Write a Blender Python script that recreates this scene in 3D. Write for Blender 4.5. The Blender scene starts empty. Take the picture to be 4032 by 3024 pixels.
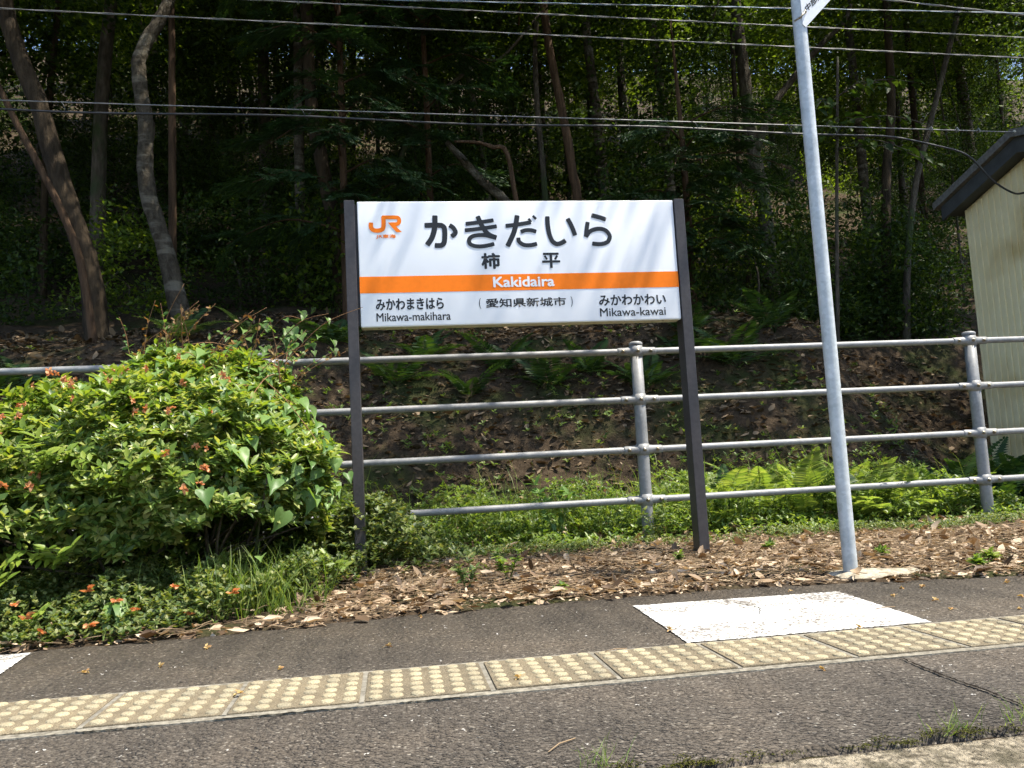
import bpy, bmesh, math
import numpy as np
from mathutils import Vector, Matrix, Euler
R = math.radians
rng = np.random.default_rng(7)
scene = bpy.context.scene
C = scene.collection

# ------------------------------------------------------------------ camera
# world: X along the platform, Y away from the track into the wood, Z up
YAW, PITCH, ROLL, EYE = R(-8.45), R(6.0), R(-3.02), 0.525
fwd0 = Vector((-math.sin(YAW), math.cos(YAW), 0)); rgt0 = Vector((math.cos(YAW), math.sin(YAW), 0)); up0 = Vector((0, 0, 1))
fwd = fwd0 * math.cos(PITCH) + up0 * math.sin(PITCH)
up1 = up0 * math.cos(PITCH) - fwd0 * math.sin(PITCH)
rgt = rgt0 * math.cos(ROLL) + up1 * math.sin(ROLL)
up = up1 * math.cos(ROLL) - rgt0 * math.sin(ROLL)
cam_d = bpy.data.cameras.new("camera")
cam_d.sensor_fit = 'HORIZONTAL'; cam_d.sensor_width = 36.0; cam_d.lens = 36.0 * 3279 / 4032
cam_d.clip_start = 0.05; cam_d.clip_end = 3000
cam = bpy.data.objects.new("camera", cam_d); C.objects.link(cam)
M = Matrix((rgt, up, -fwd)).transposed().to_4x4(); M.translation = Vector((0, 0, EYE))
cam.matrix_world = M
scene.camera = cam

# ------------------------------------------------------------------ sky, sun, exposure
SUN = Vector((0.42, -0.15, 1.0)).normalized()          # towards the sun
el = math.asin(SUN.z); az = math.atan2(SUN.x, SUN.y)   # azimuth clockwise from +Y
world = bpy.data.worlds.new("World"); scene.world = world; world.use_nodes = True
wn = world.node_tree.nodes; wn.clear()
sky_t = wn.new('ShaderNodeTexSky'); sky_t.sky_type = 'NISHITA'; sky_t.sun_disc = False
sky_t.sun_elevation = el; sky_t.sun_rotation = az
sky_t.air_density = 1.0; sky_t.dust_density = 1.2; sky_t.ozone_density = 1.0
bg = wn.new('ShaderNodeBackground'); bg.inputs['Strength'].default_value = 0.15
wo = wn.new('ShaderNodeOutputWorld')
world.node_tree.links.new(sky_t.outputs[0], bg.inputs[0]); world.node_tree.links.new(bg.outputs[0], wo.inputs[0])
sd = bpy.data.lights.new("sun", 'SUN'); sd.energy = 5.0; sd.angle = R(0.53); sd.color = (1.0, 0.93, 0.80)
so = bpy.data.objects.new("sun", sd); C.objects.link(so)
so.rotation_euler = SUN.to_track_quat('Z', 'Y').to_euler()
scene.view_settings.view_transform = 'Standard'; scene.view_settings.look = 'None'
scene.view_settings.gamma = 1.0; scene.view_settings.exposure = 1.17
scene.view_settings.use_curve_mapping = False
cy = scene.cycles
cy.max_bounces = 5; cy.diffuse_bounces = 2; cy.glossy_bounces = 2; cy.transmission_bounces = 4
cy.transparent_max_bounces = 6; cy.caustics_reflective = False; cy.caustics_refractive = False
cy.sample_clamp_indirect = 6.0; cy.use_adaptive_sampling = True; cy.adaptive_threshold = 0.03

# ------------------------------------------------------------------ materials
def nt(name):
    m = bpy.data.materials.new(name); m.use_nodes = True
    n = m.node_tree.nodes; n.clear()
    return m, n, m.node_tree.links
def ramp(n, stops, interp='LINEAR'):
    r = n.new('ShaderNodeValToRGB'); cr = r.color_ramp; cr.interpolation = interp
    while len(cr.elements) < len(stops): cr.elements.new(0.5)
    for e, (p, c) in zip(cr.elements, stops): e.position = p; e.color = (*c, 1)
    return r
def noise(n, l, co, scale, detail=4, rough=0.55):
    t = n.new('ShaderNodeTexNoise'); t.inputs['Scale'].default_value = scale
    t.inputs['Detail'].default_value = detail; t.inputs['Roughness'].default_value = rough
    l.new(co, t.inputs['Vector']); return t
def mixc(n, l, fac, a, b, mode='MIX'):
    m = n.new('ShaderNodeMix'); m.data_type = 'RGBA'; m.blend_type = mode
    for s, v in ((m.inputs[0], fac), (m.inputs[6], a), (m.inputs[7], b)):
        if hasattr(v, 'is_linked') or hasattr(v, 'links'): l.new(v, s)
        elif isinstance(v, tuple): s.default_value = (*v, 1) if len(v) == 3 else v
        else: s.default_value = v
    return m.outputs[2]
def geo_pos(n):
    return n.new('ShaderNodeNewGeometry').outputs['Position']
def obj_co(n):
    return n.new('ShaderNodeTexCoord').outputs['Object']
def principled(n, l, rough=0.6, spec=0.3, metal=0.0):
    b = n.new('ShaderNodeBsdfPrincipled'); b.inputs['Roughness'].default_value = rough
    b.inputs['Specular IOR Level'].default_value = spec; b.inputs['Metallic'].default_value = metal
    o = n.new('ShaderNodeOutputMaterial'); l.new(b.outputs[0], o.inputs[0]); return b
def bump(n, l, h, dist, strength=1.0, base=None):
    b = n.new('ShaderNodeBump'); b.inputs['Distance'].default_value = dist; b.inputs['Strength'].default_value = strength
    l.new(h, b.inputs['Height'])
    if base: l.new(base, b.inputs['Normal'])
    return b.outputs[0]

def mat_leaf(name, cols, rough=0.45, trans=0.35, tcol=(1.5, 1.45, 0.5), spec=0.35):
    m, n, l = nt(name)
    isl = n.new('ShaderNodeNewGeometry').outputs['Random Per Island']
    oi = n.new('ShaderNodeObjectInfo').outputs['Random']
    ad = n.new('ShaderNodeMath'); ad.operation = 'ADD'; l.new(isl, ad.inputs[0]); l.new(oi, ad.inputs[1])
    fr = n.new('ShaderNodeMath'); fr.operation = 'FRACT'; l.new(ad.outputs[0], fr.inputs[0]); rnd = fr.outputs[0]
    k = len(cols)
    r = ramp(n, [((i + 0.5) / k, c) for i, c in enumerate(cols)])
    l.new(rnd, r.inputs[0])
    b = n.new('ShaderNodeBsdfPrincipled'); b.inputs['Roughness'].default_value = rough
    b.inputs['Specular IOR Level'].default_value = spec
    l.new(r.outputs[0], b.inputs['Base Color'])
    t = n.new('ShaderNodeBsdfTranslucent')
    tc = mixc(n, l, 1.0, r.outputs[0], tcol, 'MULTIPLY'); l.new(tc, t.inputs[0])
    mx = n.new('ShaderNodeMixShader'); mx.inputs[0].default_value = trans
    l.new(b.outputs[0], mx.inputs[1]); l.new(t.outputs[0], mx.inputs[2])
    o = n.new('ShaderNodeOutputMaterial'); l.new(mx.outputs[0], o.inputs[0])
    return m

def mat_noise(name, c1, c2, scale, rough=0.7, spec=0.25, bumpd=0.0, bscale=None, metal=0.0, c3=None, scale3=3.0, lo=0.35, hi=0.65):
    m, n, l = nt(name); co = obj_co(n)
    t = noise(n, l, co, scale); r = ramp(n, [(lo, c1), (hi, c2)]); l.new(t.outputs[0], r.inputs[0])
    col = r.outputs[0]
    if c3:
        t3 = noise(n, l, co, scale3, 3); r3 = ramp(n, [(0.52, (0, 0, 0)), (0.68, (1, 1, 1))]); l.new(t3.outputs[0], r3.inputs[0])
        col = mixc(n, l, r3.outputs[0], col, c3)
    b = principled(n, l, rough, spec, metal); l.new(col, b.inputs['Base Color'])
    if bumpd:
        tb = noise(n, l, co, bscale or scale * 3, 5)
        l.new(bump(n, l, tb.outputs[0], bumpd), b.inputs['Normal'])
    return m

def mat_asphalt():
    m, n, l = nt("asphalt"); co = geo_pos(n)
    v = n.new('ShaderNodeTexVoronoi'); v.inputs['Scale'].default_value = 170; l.new(co, v.inputs['Vector'])
    v2 = n.new('ShaderNodeTexVoronoi'); v2.inputs['Scale'].default_value = 75; l.new(co, v2.inputs['Vector'])
    sep = n.new('ShaderNodeSeparateColor'); l.new(v.outputs['Color'], sep.inputs[0])
    r = ramp(n, [(0.0, (0.038, 0.0315, 0.025)), (0.5, (0.062, 0.0522, 0.0415)), (0.86, (0.084, 0.071, 0.057)), (0.96, (0.108, 0.094, 0.077)), (0.997, (0.20, 0.18, 0.15))])
    l.new(sep.outputs[0], r.inputs[0])
    big = noise(n, l, co, 2.2, 4); rb = ramp(n, [(0.32, (0.74, 0.735, 0.73)), (0.5, (1.0, .99, .97)), (0.68, (1.25, 1.20, 1.13))]); l.new(big.outputs[0], rb.inputs[0])
    col = mixc(n, l, 1.0, r.outputs[0], rb.outputs[0], 'MULTIPLY')
    # deep open pores between stones
    pr = ramp(n, [(0.60, (1, 1, 1)), (0.78, (0.35, 0.35, 0.35))]); l.new(v2.outputs['Distance'], pr.inputs[0])
    pn = noise(n, l, co, 60, 3); pm = ramp(n, [(0.5, (0, 0, 0)), (0.6, (1, 1, 1))]); l.new(pn.outputs[0], pm.inputs[0])
    col2 = mixc(n, l, 1.0, col, pr.outputs[0], 'MULTIPLY'); col = mixc(n, l, pm.outputs[0], col, col2)
    b = principled(n, l, 0.75, 0.25); l.new(col, b.inputs['Base Color'])
    nb = bump(n, l, v.outputs['Distance'], -0.0035, 0.9); nb = bump(n, l, v2.outputs['Distance'], -0.006, 0.8, nb)
    l.new(nb, b.inputs['Normal'])
    return m

def mat_paint_patch():
    m, n, l = nt("worn_white_paint"); co = geo_pos(n)
    v = n.new('ShaderNodeTexVoronoi'); v.inputs['Scale'].default_value = 150; l.new(co, v.inputs['Vector'])
    t = noise(n, l, co, 95, 3); big = noise(n, l, co, 4.2, 3)
    add = n.new('ShaderNodeMath'); add.operation = 'MULTIPLY_ADD'; l.new(big.outputs[0], add.inputs[0]); add.inputs[1].default_value = 0.55
    l.new(t.outputs[0], add.inputs[2])
    r = ramp(n, [(0.70, (0, 0, 0)), (0.90, (1, 1, 1))]); l.new(add.outputs[0], r.inputs[0])
    col = mixc(n, l, r.outputs[0], (0.60, 0.60, 0.575), (0.13, 0.115, 0.10))
    b = principled(n, l, 0.7, 0.3); l.new(col, b.inputs['Base Color'])
    l.new(bump(n, l, v.outputs['Distance'], -0.003, 0.6), b.inputs['Normal'])
    return m

def mat_tile(name, c1, c2, c3):
    m, n, l = nt(name); co = geo_pos(n)
    t = noise(n, l, co, 260, 3, 0.7); r = ramp(n, [(0.36, c1), (0.5, c2), (0.64, c3)]); l.new(t.outputs[0], r.inputs[0])
    big = noise(n, l, co, 7, 4); rb = ramp(n, [(0.3, (0.82, 0.83, 0.84)), (0.7, (1.12, 1.1, 1.05))]); l.new(big.outputs[0], rb.inputs[0])
    col = mixc(n, l, 1.0, r.outputs[0], rb.outputs[0], 'MULTIPLY')
    gr = noise(n, l, co, 16, 5, 0.65); rg = ramp(n, [(0.46, (0, 0, 0)), (0.66, (1, 1, 1))]); l.new(gr.outputs[0], rg.inputs[0])
    gm = n.new('ShaderNodeMath'); gm.operation = 'MULTIPLY'; gm.inputs[1].default_value = 0.6; l.new(rg.outputs[0], gm.inputs[0])
    col = mixc(n, l, gm.outputs[0], col, c1)
    orr = ramp(n, [(0, (0.80, 0.80, 0.81)), (1, (1.12, 1.10, 1.06))]); l.new(n.new('ShaderNodeObjectInfo').outputs['Random'], orr.inputs[0])
    col = mixc(n, l, 1.0, col, orr.outputs[0], 'MULTIPLY')
    b = principled(n, l, 0.8, 0.2); l.new(col, b.inputs['Base Color'])
    l.new(bump(n, l, t.outputs[0], 0.004, 0.8), b.inputs['Normal'])
    return m

def mat_bark(name, c1, c2, lich=None, scale=14, stretch=0.25, bands=False):
    m, n, l = nt(name); co = obj_co(n)
    mp = n.new('ShaderNodeMapping'); mp.inputs['Scale'].default_value = (1, 1, stretch); l.new(co, mp.inputs[0])
    t = noise(n, l, mp.outputs[0], scale, 6, 0.65); r = ramp(n, [(0.35, c1), (0.66, c2)]); l.new(t.outputs[0], r.inputs[0])
    col = r.outputs[0]
    if lich:
        mp2 = n.new('ShaderNodeMapping'); mp2.inputs['Scale'].default_value = (1, 1, 4.0 if bands else 0.6); l.new(co, mp2.inputs[0])
        t2 = noise(n, l, mp2.outputs[0], 2.6, 4); r2 = ramp(n, [(0.52, (0, 0, 0)), (0.62, (1, 1, 1))]); l.new(t2.outputs[0], r2.inputs[0])
        col = mixc(n, l, r2.outputs[0], col, lich)
    b = principled(n, l, 0.85, 0.15); l.new(col, b.inputs['Base Color'])
    l.new(bump(n, l, t.outputs[0], 0.05, 1.0), b.inputs['Normal'])
    return m

def mat_galv(name, c1, c2, c3, rough=0.45, metal=0.35):
    m, n, l = nt(name); co = obj_co(n)
    v = n.new('ShaderNodeTexVoronoi'); v.inputs['Scale'].default_value = 60; l.new(co, v.inputs['Vector'])
    t = noise(n, l, co, 9, 6, 0.7); r = ramp(n, [(0.3, c1), (0.5, c2), (0.72, c3)]); l.new(t.outputs[0], r.inputs[0])
    sep = n.new('ShaderNodeSeparateColor'); l.new(v.outputs['Color'], sep.inputs[0])
    rv = ramp(n, [(0, (0.9, 0.9, 0.9)), (1, (1.08, 1.08, 1.08))]); l.new(sep.outputs[0], rv.inputs[0])
    col = mixc(n, l, 1.0, r.outputs[0], rv.outputs[0], 'MULTIPLY')
    b = principled(n, l, rough, 0.4, metal); l.new(col, b.inputs['Base Color'])
    l.new(bump(n, l, t.outputs[0], 0.0006, 0.5), b.inputs['Normal'])
    return m

def mat_soil():
    m, n, l = nt("soil"); co = geo_pos(n)
    t = noise(n, l, co, 22, 8, 0.7); r = ramp(n, [(0.3, (0.022, 0.016, 0.010)), (0.55, (0.062, 0.044, 0.028)), (0.75, (0.12, 0.088, 0.055))]); l.new(t.outputs[0], r.inputs[0])
    t2 = noise(n, l, co, 1.7, 4); r2 = ramp(n, [(0.5, (0, 0, 0)), (0.66, (1, 1, 1))]); l.new(t2.outputs[0], r2.inputs[0])
    col = mixc(n, l, r2.outputs[0], r.outputs[0], (0.035, 0.042, 0.014))
    b = principled(n, l, 0.95, 0.1); l.new(col, b.inputs['Base Color'])
    l.new(bump(n, l, t.outputs[0], 0.03), b.inputs['Normal'])
    return m

def mat_enamel():
    m, n, l = nt("white_enamel"); co = obj_co(n)
    t = noise(n, l, co, 3.0, 4); r = ramp(n, [(0.35, (0.75, 0.765, 0.785)), (0.65, (0.80, 0.81, 0.82))]); l.new(t.outputs[0], r.inputs[0])
    b = principled(n, l, 0.32, 0.4); l.new(r.outputs[0], b.inputs['Base Color'])
    return m
def mat_plain(name, c, rough=0.5, spec=0.3, metal=0.0):
    m, n, l = nt(name); b = principled(n, l, rough, spec, metal)
    t = noise(n, l, obj_co(n), 40, 4); r = ramp(n, [(0.3, tuple(x * 0.96 for x in c)), (0.7, tuple(min(1, x * 1.04) for x in c))]); l.new(t.outputs[0], r.inputs[0])
    l.new(r.outputs[0], b.inputs['Base Color']); return m

MAT = dict(
    asphalt=mat_asphalt(), paint=mat_paint_patch(), soil=mat_soil(), enamel=mat_enamel(),
    tile=mat_tile("tactile_tile_yellow", (0.10, 0.082, 0.057), (0.165, 0.138, 0.095), (0.27, 0.23, 0.16)),
    dome=mat_tile("worn_yellow_dome", (0.23, 0.195, 0.13), (0.34, 0.30, 0.205), (0.42, 0.375, 0.265)),
    mortar=mat_noise("mortar", (0.12, 0.108, 0.086), (0.26, 0.24, 0.195), 60, 0.9, 0.1, 0.003),
    joint=mat_noise("joint_mortar", (0.12, 0.11, 0.09), (0.22, 0.205, 0.17), 40, 0.9, 0.1, 0.002),
    concrete=mat_noise("weathered_concrete", (0.085, 0.072, 0.052), (0.33, 0.285, 0.21), 60, 0.95, 0.1, 0.02, 110, c3=(0.10, 0.088, 0.06), scale3=14, lo=0.36, hi=0.60),
    footing=mat_noise("footing_concrete", (0.22, 0.19, 0.14), (0.40, 0.36, 0.28), 30, 0.9, 0.15, 0.006, 90),
    crack=mat_plain("crack_dark", (0.012, 0.010, 0.008), 0.95, 0.05),
    moss=mat_leaf("moss", [(0.02, 0.022, 0.005), (0.045, 0.05, 0.01), (0.085, 0.085, 0.018)], 0.9, 0.15, spec=0.1),
    fence=mat_galv("fence_grey_paint", (0.175, 0.178, 0.18), (0.225, 0.227, 0.225), (0.275, 0.272, 0.265), 0.52, 0.1),
    bolt=mat_noise("bolt_steel", (0.16, 0.12, 0.07), (0.42, 0.38, 0.30), 120, 0.4, 0.5, 0, metal=0.7),
    pole=mat_galv("pole_galvanised", (0.36, 0.39, 0.40), (0.46, 0.49, 0.50), (0.58, 0.60, 0.61), 0.45, 0.15),
    post=mat_noise("post_brown", (0.036, 0.031, 0.031), (0.052, 0.045, 0.045), 60, 0.42, 0.4, 0.0006, 300),
    orange=mat_plain("sign_orange", (0.90, 0.200, 0.010), 0.45, 0.15),
    black=mat_plain("sign_black", (0.011, 0.012, 0.014), 0.4, 0.35),
    white=mat_plain("sign_white_letter", (0.78, 0.79, 0.80), 0.35, 0.35),
    cream=mat_plain("sign_edge_cream", (0.62, 0.58, 0.46), 0.5, 0.3),
    shed=mat_noise("shed_cladding", (0.82, 0.70, 0.42), (0.88, 0.77, 0.50), 3.5, 0.55, 0.25, 0, c3=(0.60, 0.46, 0.22), scale3=1.2),
    fascia=mat_noise("shed_fascia", (0.055, 0.058, 0.062), (0.075, 0.078, 0.082), 9, 0.6, 0.3, 0.001, 60),
    roof=mat_noise("shed_roofing", (0.12, 0.115, 0.11), (0.20, 0.19, 0.18), 30, 0.8, 0.2, 0.004, 120),
    wire=mat_plain("wire_grey", (0.17, 0.17, 0.165), 0.45, 0.4, 0.2), cable=mat_plain("cable_black", (0.03, 0.03, 0.032), 0.45, 0.4),
    blue_wire=mat_plain("wire_blue_grey", (0.22, 0.30, 0.38), 0.4, 0.5, 0.2),
    porcelain=mat_plain("porcelain", (0.72, 0.68, 0.60), 0.25, 0.5),
    bark1=mat_bark("bark_brown", (0.022, 0.016, 0.010), (0.075, 0.053, 0.032)),
    bark2=mat_bark("bark_pale", (0.045, 0.036, 0.025), (0.105, 0.088, 0.064), (0.17, 0.15, 0.115), 22, 0.6, True),
    bark3=mat_bark("bark_rufous", (0.04, 0.024, 0.014), (0.13, 0.078, 0.045), None, 18, 0.12),
    bark4=mat_bark("bark_grey", (0.045, 0.037, 0.027), (0.12, 0.10, 0.075), (0.05, 0.065, 0.028), 18, 0.3),
    twig=mat_noise("twig", (0.16, 0.11, 0.065), (0.38, 0.28, 0.175), 4, 0.85, 0.1),
    stem_red=mat_noise("stem_reddish", (0.15, 0.07, 0.035), (0.26, 0.15, 0.07), 40, 0.7, 0.2),
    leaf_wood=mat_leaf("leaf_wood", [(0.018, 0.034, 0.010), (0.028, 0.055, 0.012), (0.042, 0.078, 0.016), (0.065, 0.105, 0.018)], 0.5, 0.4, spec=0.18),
    leaf_bright=mat_leaf("leaf_bright", [(0.06, 0.105, 0.016), (0.10, 0.16, 0.02), (0.14, 0.20, 0.024)], 0.42, 0.55),
    leaf_hinoki=mat_leaf("leaf_conifer", [(0.018, 0.042, 0.016), (0.028, 0.062, 0.02), (0.040, 0.080, 0.022)], 0.55, 0.25, (1.3, 1.4, 0.6)),
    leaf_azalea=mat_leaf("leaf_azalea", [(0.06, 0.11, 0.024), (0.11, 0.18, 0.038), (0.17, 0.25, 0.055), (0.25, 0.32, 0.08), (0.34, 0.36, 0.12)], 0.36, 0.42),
    leaf_vine=mat_leaf("leaf_vine", [(0.09, 0.175, 0.045), (0.135, 0.235, 0.06), (0.18, 0.285, 0.085)], 0.40, 0.42, (1.35, 1.35, 0.5), 0.28),
    leaf_pinnate=mat_leaf("leaf_pinnate", [(0.12, 0.19, 0.028), (0.17, 0.245, 0.035), (0.22, 0.28, 0.04)], 0.4, 0.42),
    leaf_cover=mat_leaf("leaf_groundcover", [(0.05, 0.085, 0.024), (0.085, 0.13, 0.036), (0.135, 0.18, 0.05), (0.22, 0.24, 0.085)], 0.48, 0.36),
    grass=mat_leaf("grass", [(0.09, 0.155, 0.03), (0.145, 0.225, 0.045), (0.22, 0.28, 0.075)], 0.42, 0.48),
    weed=mat_leaf("weed_leaf", [(0.075, 0.135, 0.028), (0.12, 0.195, 0.04), (0.17, 0.245, 0.05), (0.23, 0.29, 0.075)], 0.4, 0.46),
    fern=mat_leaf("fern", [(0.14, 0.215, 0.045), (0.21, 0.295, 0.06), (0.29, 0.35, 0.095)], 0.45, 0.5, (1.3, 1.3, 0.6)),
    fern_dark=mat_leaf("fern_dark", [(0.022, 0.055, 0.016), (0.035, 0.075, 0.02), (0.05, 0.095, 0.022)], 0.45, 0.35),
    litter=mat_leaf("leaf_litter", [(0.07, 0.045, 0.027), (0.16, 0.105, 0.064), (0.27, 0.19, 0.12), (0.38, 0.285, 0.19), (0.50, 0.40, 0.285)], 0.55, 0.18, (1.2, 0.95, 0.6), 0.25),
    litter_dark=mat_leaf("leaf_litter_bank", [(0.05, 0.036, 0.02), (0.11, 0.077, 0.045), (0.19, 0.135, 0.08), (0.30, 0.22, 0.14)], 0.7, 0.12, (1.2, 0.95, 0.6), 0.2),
    dead_flower=mat_leaf("dead_flower", [(0.44, 0.17, 0.075), (0.56, 0.25, 0.11), (0.64, 0.36, 0.19)], 0.7, 0.35, (1.2, 0.8, 0.5), 0.1),
    catkin=mat_leaf("catkin", [(0.42, 0.30, 0.13), (0.52, 0.40, 0.19), (0.44, 0.27, 0.13)], 0.7, 0.25, (1.2, 1.0, 0.5), 0.1),
    young=mat_leaf("young_leaf", [(0.24, 0.12, 0.04), (0.32, 0.20, 0.08), (0.20, 0.17, 0.06)], 0.5, 0.35, (1.3, 1.0, 0.5)),
    stone=mat_noise("stone", (0.18, 0.17, 0.15), (0.42, 0.40, 0.37), 30, 0.8, 0.2),
)

# ------------------------------------------------------------------ object helpers
def tag(o, label=None, cat=None, group=None, kind=None):
    if label: o['label'] = label
    if cat: o['category'] = cat
    if group: o['group'] = group
    if kind: o['kind'] = kind
    return o
def link(name, me, mat=None, parent=None, loc=None):
    o = bpy.data.objects.new(name, me); C.objects.link(o)
    if mat is not None and me is not None and len(me.materials) == 0: me.materials.append(MAT[mat] if isinstance(mat, str) else mat)
    if parent: o.parent = parent
    if loc is not None: o.location = loc
    return o
def empty(name, loc, label=None, cat=None, group=None, rz=0.0):
    o = bpy.data.objects.new(name, None); C.objects.link(o); o.location = loc; o.rotation_euler = (0, 0, rz)
    o.empty_display_size = 0.1
    return tag(o, label, cat, group)
def copy_tree(o, parent=None):
    c = o.copy(); C.objects.link(c); c.parent = parent
    for ch in list(o.children): copy_tree(ch, c)
    return c
def np_mesh(name, V, T, smooth=False):
    V = np.ascontiguousarray(V, dtype=np.float32).reshape(-1, 3); T = np.ascontiguousarray(T, dtype=np.int32).reshape(-1, 3)
    me = bpy.data.meshes.new(name)
    me.vertices.add(len(V)); me.vertices.foreach_set('co', V.ravel())
    me.loops.add(T.size); me.loops.foreach_set('vertex_index', T.ravel())
    me.polygons.add(len(T)); me.polygons.foreach_set('loop_start', np.arange(0, T.size, 3, dtype=np.int32))
    if smooth: me.polygons.foreach_set('use_smooth', np.ones(len(T), dtype=bool))
    me.update(calc_edges=True); return me
def bm_mesh(name, bm, smooth=False, angle=None):
    me = bpy.data.meshes.new(name); bmesh.ops.recalc_face_normals(bm, faces=bm.faces); bm.to_mesh(me); bm.free()
    if smooth:
        for p in me.polygons: p.use_smooth = True
        if angle: me.set_sharp_from_angle(angle=R(angle))
    return me
def box_bm(x0, x1, y0, y1, z0, z1, bev=0.0, bm=None, seg=2):
    own = bm is None
    if own: bm = bmesh.new()
    r = bmesh.ops.create_cube(bm, size=1.0)
    vs = r['verts']
    bmesh.ops.scale(bm, vec=(x1 - x0, y1 - y0, z1 - z0), verts=vs)
    bmesh.ops.translate(bm, vec=((x0 + x1) / 2, (y0 + y1) / 2, (z0 + z1) / 2), verts=vs)
    if bev:
        es = list({e for v in vs for e in v.link_edges})
        bmesh.ops.bevel(bm, geom=es, offset=bev, segments=seg, affect='EDGES', profile=0.6)
    return bm
def box(name, dims, mat, parent=None, bev=0.0):
    return link(name, bm_mesh(name, box_bm(*dims, bev)), mat, parent)
def tube_arrays(pts, rad, sides=10, cap=True, wob=0.0, seed=0):
    pts = np.array(pts, float); n = len(pts); rad = np.broadcast_to(np.array(rad, float), (n,))
    tan = np.gradient(pts, axis=0); tan /= np.linalg.norm(tan, axis=1)[:, None] + 1e-9
    a = np.array([0, 0, 1.0]) if abs(tan[0][2]) < 0.9 else np.array([1.0, 0, 0])
    u = np.cross(tan[0], a); u /= np.linalg.norm(u)
    V = []; th = np.arange(sides) / sides * 2 * math.pi
    r0 = np.random.default_rng(seed)
    for i in range(n):
        u = u - tan[i] * (u @ tan[i]); u /= np.linalg.norm(u); w = np.cross(tan[i], u)
        rr = rad[i] * (1 + wob * r0.normal(size=sides)) if wob else np.full(sides, rad[i])
        V.append(pts[i] + (np.cos(th) * rr)[:, None] * u + (np.sin(th) * rr)[:, None] * w)
    V = np.concatenate(V); T = []
    for i in range(n - 1):
        for j in range(sides):
            k = (j + 1) % sides; a0, b0, c0, d0 = i * sides + j, i * sides + k, (i + 1) * sides + k, (i + 1) * sides + j
            T += [(a0, b0, c0), (a0, c0, d0)]
    if cap:
        for base, rev in ((0, True), ((n - 1) * sides, False)):
            for j in range(1, sides - 1): T.append((base, base + j + 1, base + j) if rev else (base, base + j, base + j + 1))
    return V, np.array(T, int)
def smooth_path(pts, sub=4):
    pts = np.array(pts, float); out = []
    for i in range(len(pts) - 1):
        p0 = pts[max(i - 1, 0)]; p1 = pts[i]; p2 = pts[i + 1]; p3 = pts[min(i + 2, len(pts) - 1)]
        for k in range(sub):
            t = k / sub
            out.append(0.5 * ((2 * p1) + (-p0 + p2) * t + (2 * p0 - 5 * p1 + 4 * p2 - p3) * t * t + (-p0 + 3 * p1 - 3 * p2 + p3) * t ** 3))
    out.append(pts[-1]); return np.array(out)
def tube(name, pts, rad, mat, parent=None, sides=10, sub=0, wob=0.0, seed=0, smooth=True):
    if sub: 
        n0 = len(pts); pts = smooth_path(pts, sub)
        if np.ndim(rad): rad = np.interp(np.linspace(0, 1, len(pts)), np.linspace(0, 1, n0), rad)
    V, T = tube_arrays(pts, rad, sides, True, wob, seed)
    return link(name, np_mesh(name, V, T, smooth), mat, parent)
class Acc:
    def __init__(s): s.V = []; s.T = []; s.n = 0
    def add(s, V, T): s.V.append(np.asarray(V, float)); s.T.append(np.asarray(T, int) + s.n); s.n += len(V)
    def mesh(s, name, smooth=False): return np_mesh(name, np.concatenate(s.V), np.concatenate(s.T), smooth)
def unit(a): return a / (np.linalg.norm(a, axis=-1, keepdims=True) + 1e-9)
# leaf templates: x across, y along, z off the blade
TPL = dict(
    rhomb=(np.array([[0, 0, 0], [-.5, .45, .12], [0, 1, 0], [.5, .45, .12]]), np.array([[0, 2, 1], [0, 3, 2]])),
    leaf=(np.array([[0, 0, 0], [-.42, .33, .10], [.42, .33, .10], [0, .5, .0], [-.36, .66, .06], [.36, .66, .06], [0, 1, -.12]]),
          np.array([[0, 3, 1], [0, 2, 3], [1, 3, 4], [3, 2, 5], [4, 3, 6], [3, 5, 6]])),
    curl=(np.array([[0, 0, .10], [-.5, .3, .30], [.5, .35, .22], [0, .4, -.02], [-.4, .72, .26], [.45, .68, .30], [.05, 1, .18]]),
          np.array([[0, 3, 1], [0, 2, 3], [1, 3, 4], [3, 2, 5], [4, 3, 6], [3, 5, 6]])),
    round=(np.array([[0, 0, 0], [-.4, .25, .08], [-.42, .65, .08], [0, 1, 0], [.42, .65, .08], [.4, .25, .08]]),
           np.array([[0, 3, 2], [0, 2, 1], [0, 4, 3], [0, 5, 4]])),
    heart=(np.array([[0, 0, 0], [-.22, -.16, .05], [-.45, -.06, .15], [-.5, .18, .17], [-.34, .48, .09], [-.12, .8, -.06], [0, 1.05, -.26],
                     [.12, .8, -.06], [.34, .48, .09], [.5, .18, .17], [.45, -.06, .15], [.22, -.16, .05], [0, .25, -.03], [0, .6, -.07], [-.24, .2, .10], [.24, .2, .10]]),
           np.array([[0, 12, 14], [0, 14, 2], [0, 2, 1], [2, 14, 3], [3, 14, 4], [14, 12, 13], [14, 13, 4], [4, 13, 5], [5, 13, 6],
                     [0, 15, 12], [0, 10, 15], [0, 11, 10], [10, 9, 15], [9, 8, 15], [15, 13, 12], [15, 8, 13], [8, 7, 13], [7, 6, 13]])),
    blade=(np.array([[-.5, 0, 0], [.5, 0, 0], [-.42, .4, .06], [.42, .4, .06], [-.28, .75, -.06], [.28, .75, -.06], [0, 1, -.3]]),
           np.array([[0, 1, 3], [0, 3, 2], [2, 3, 5], [2, 5, 4], [4, 5, 6]])),
)
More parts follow.
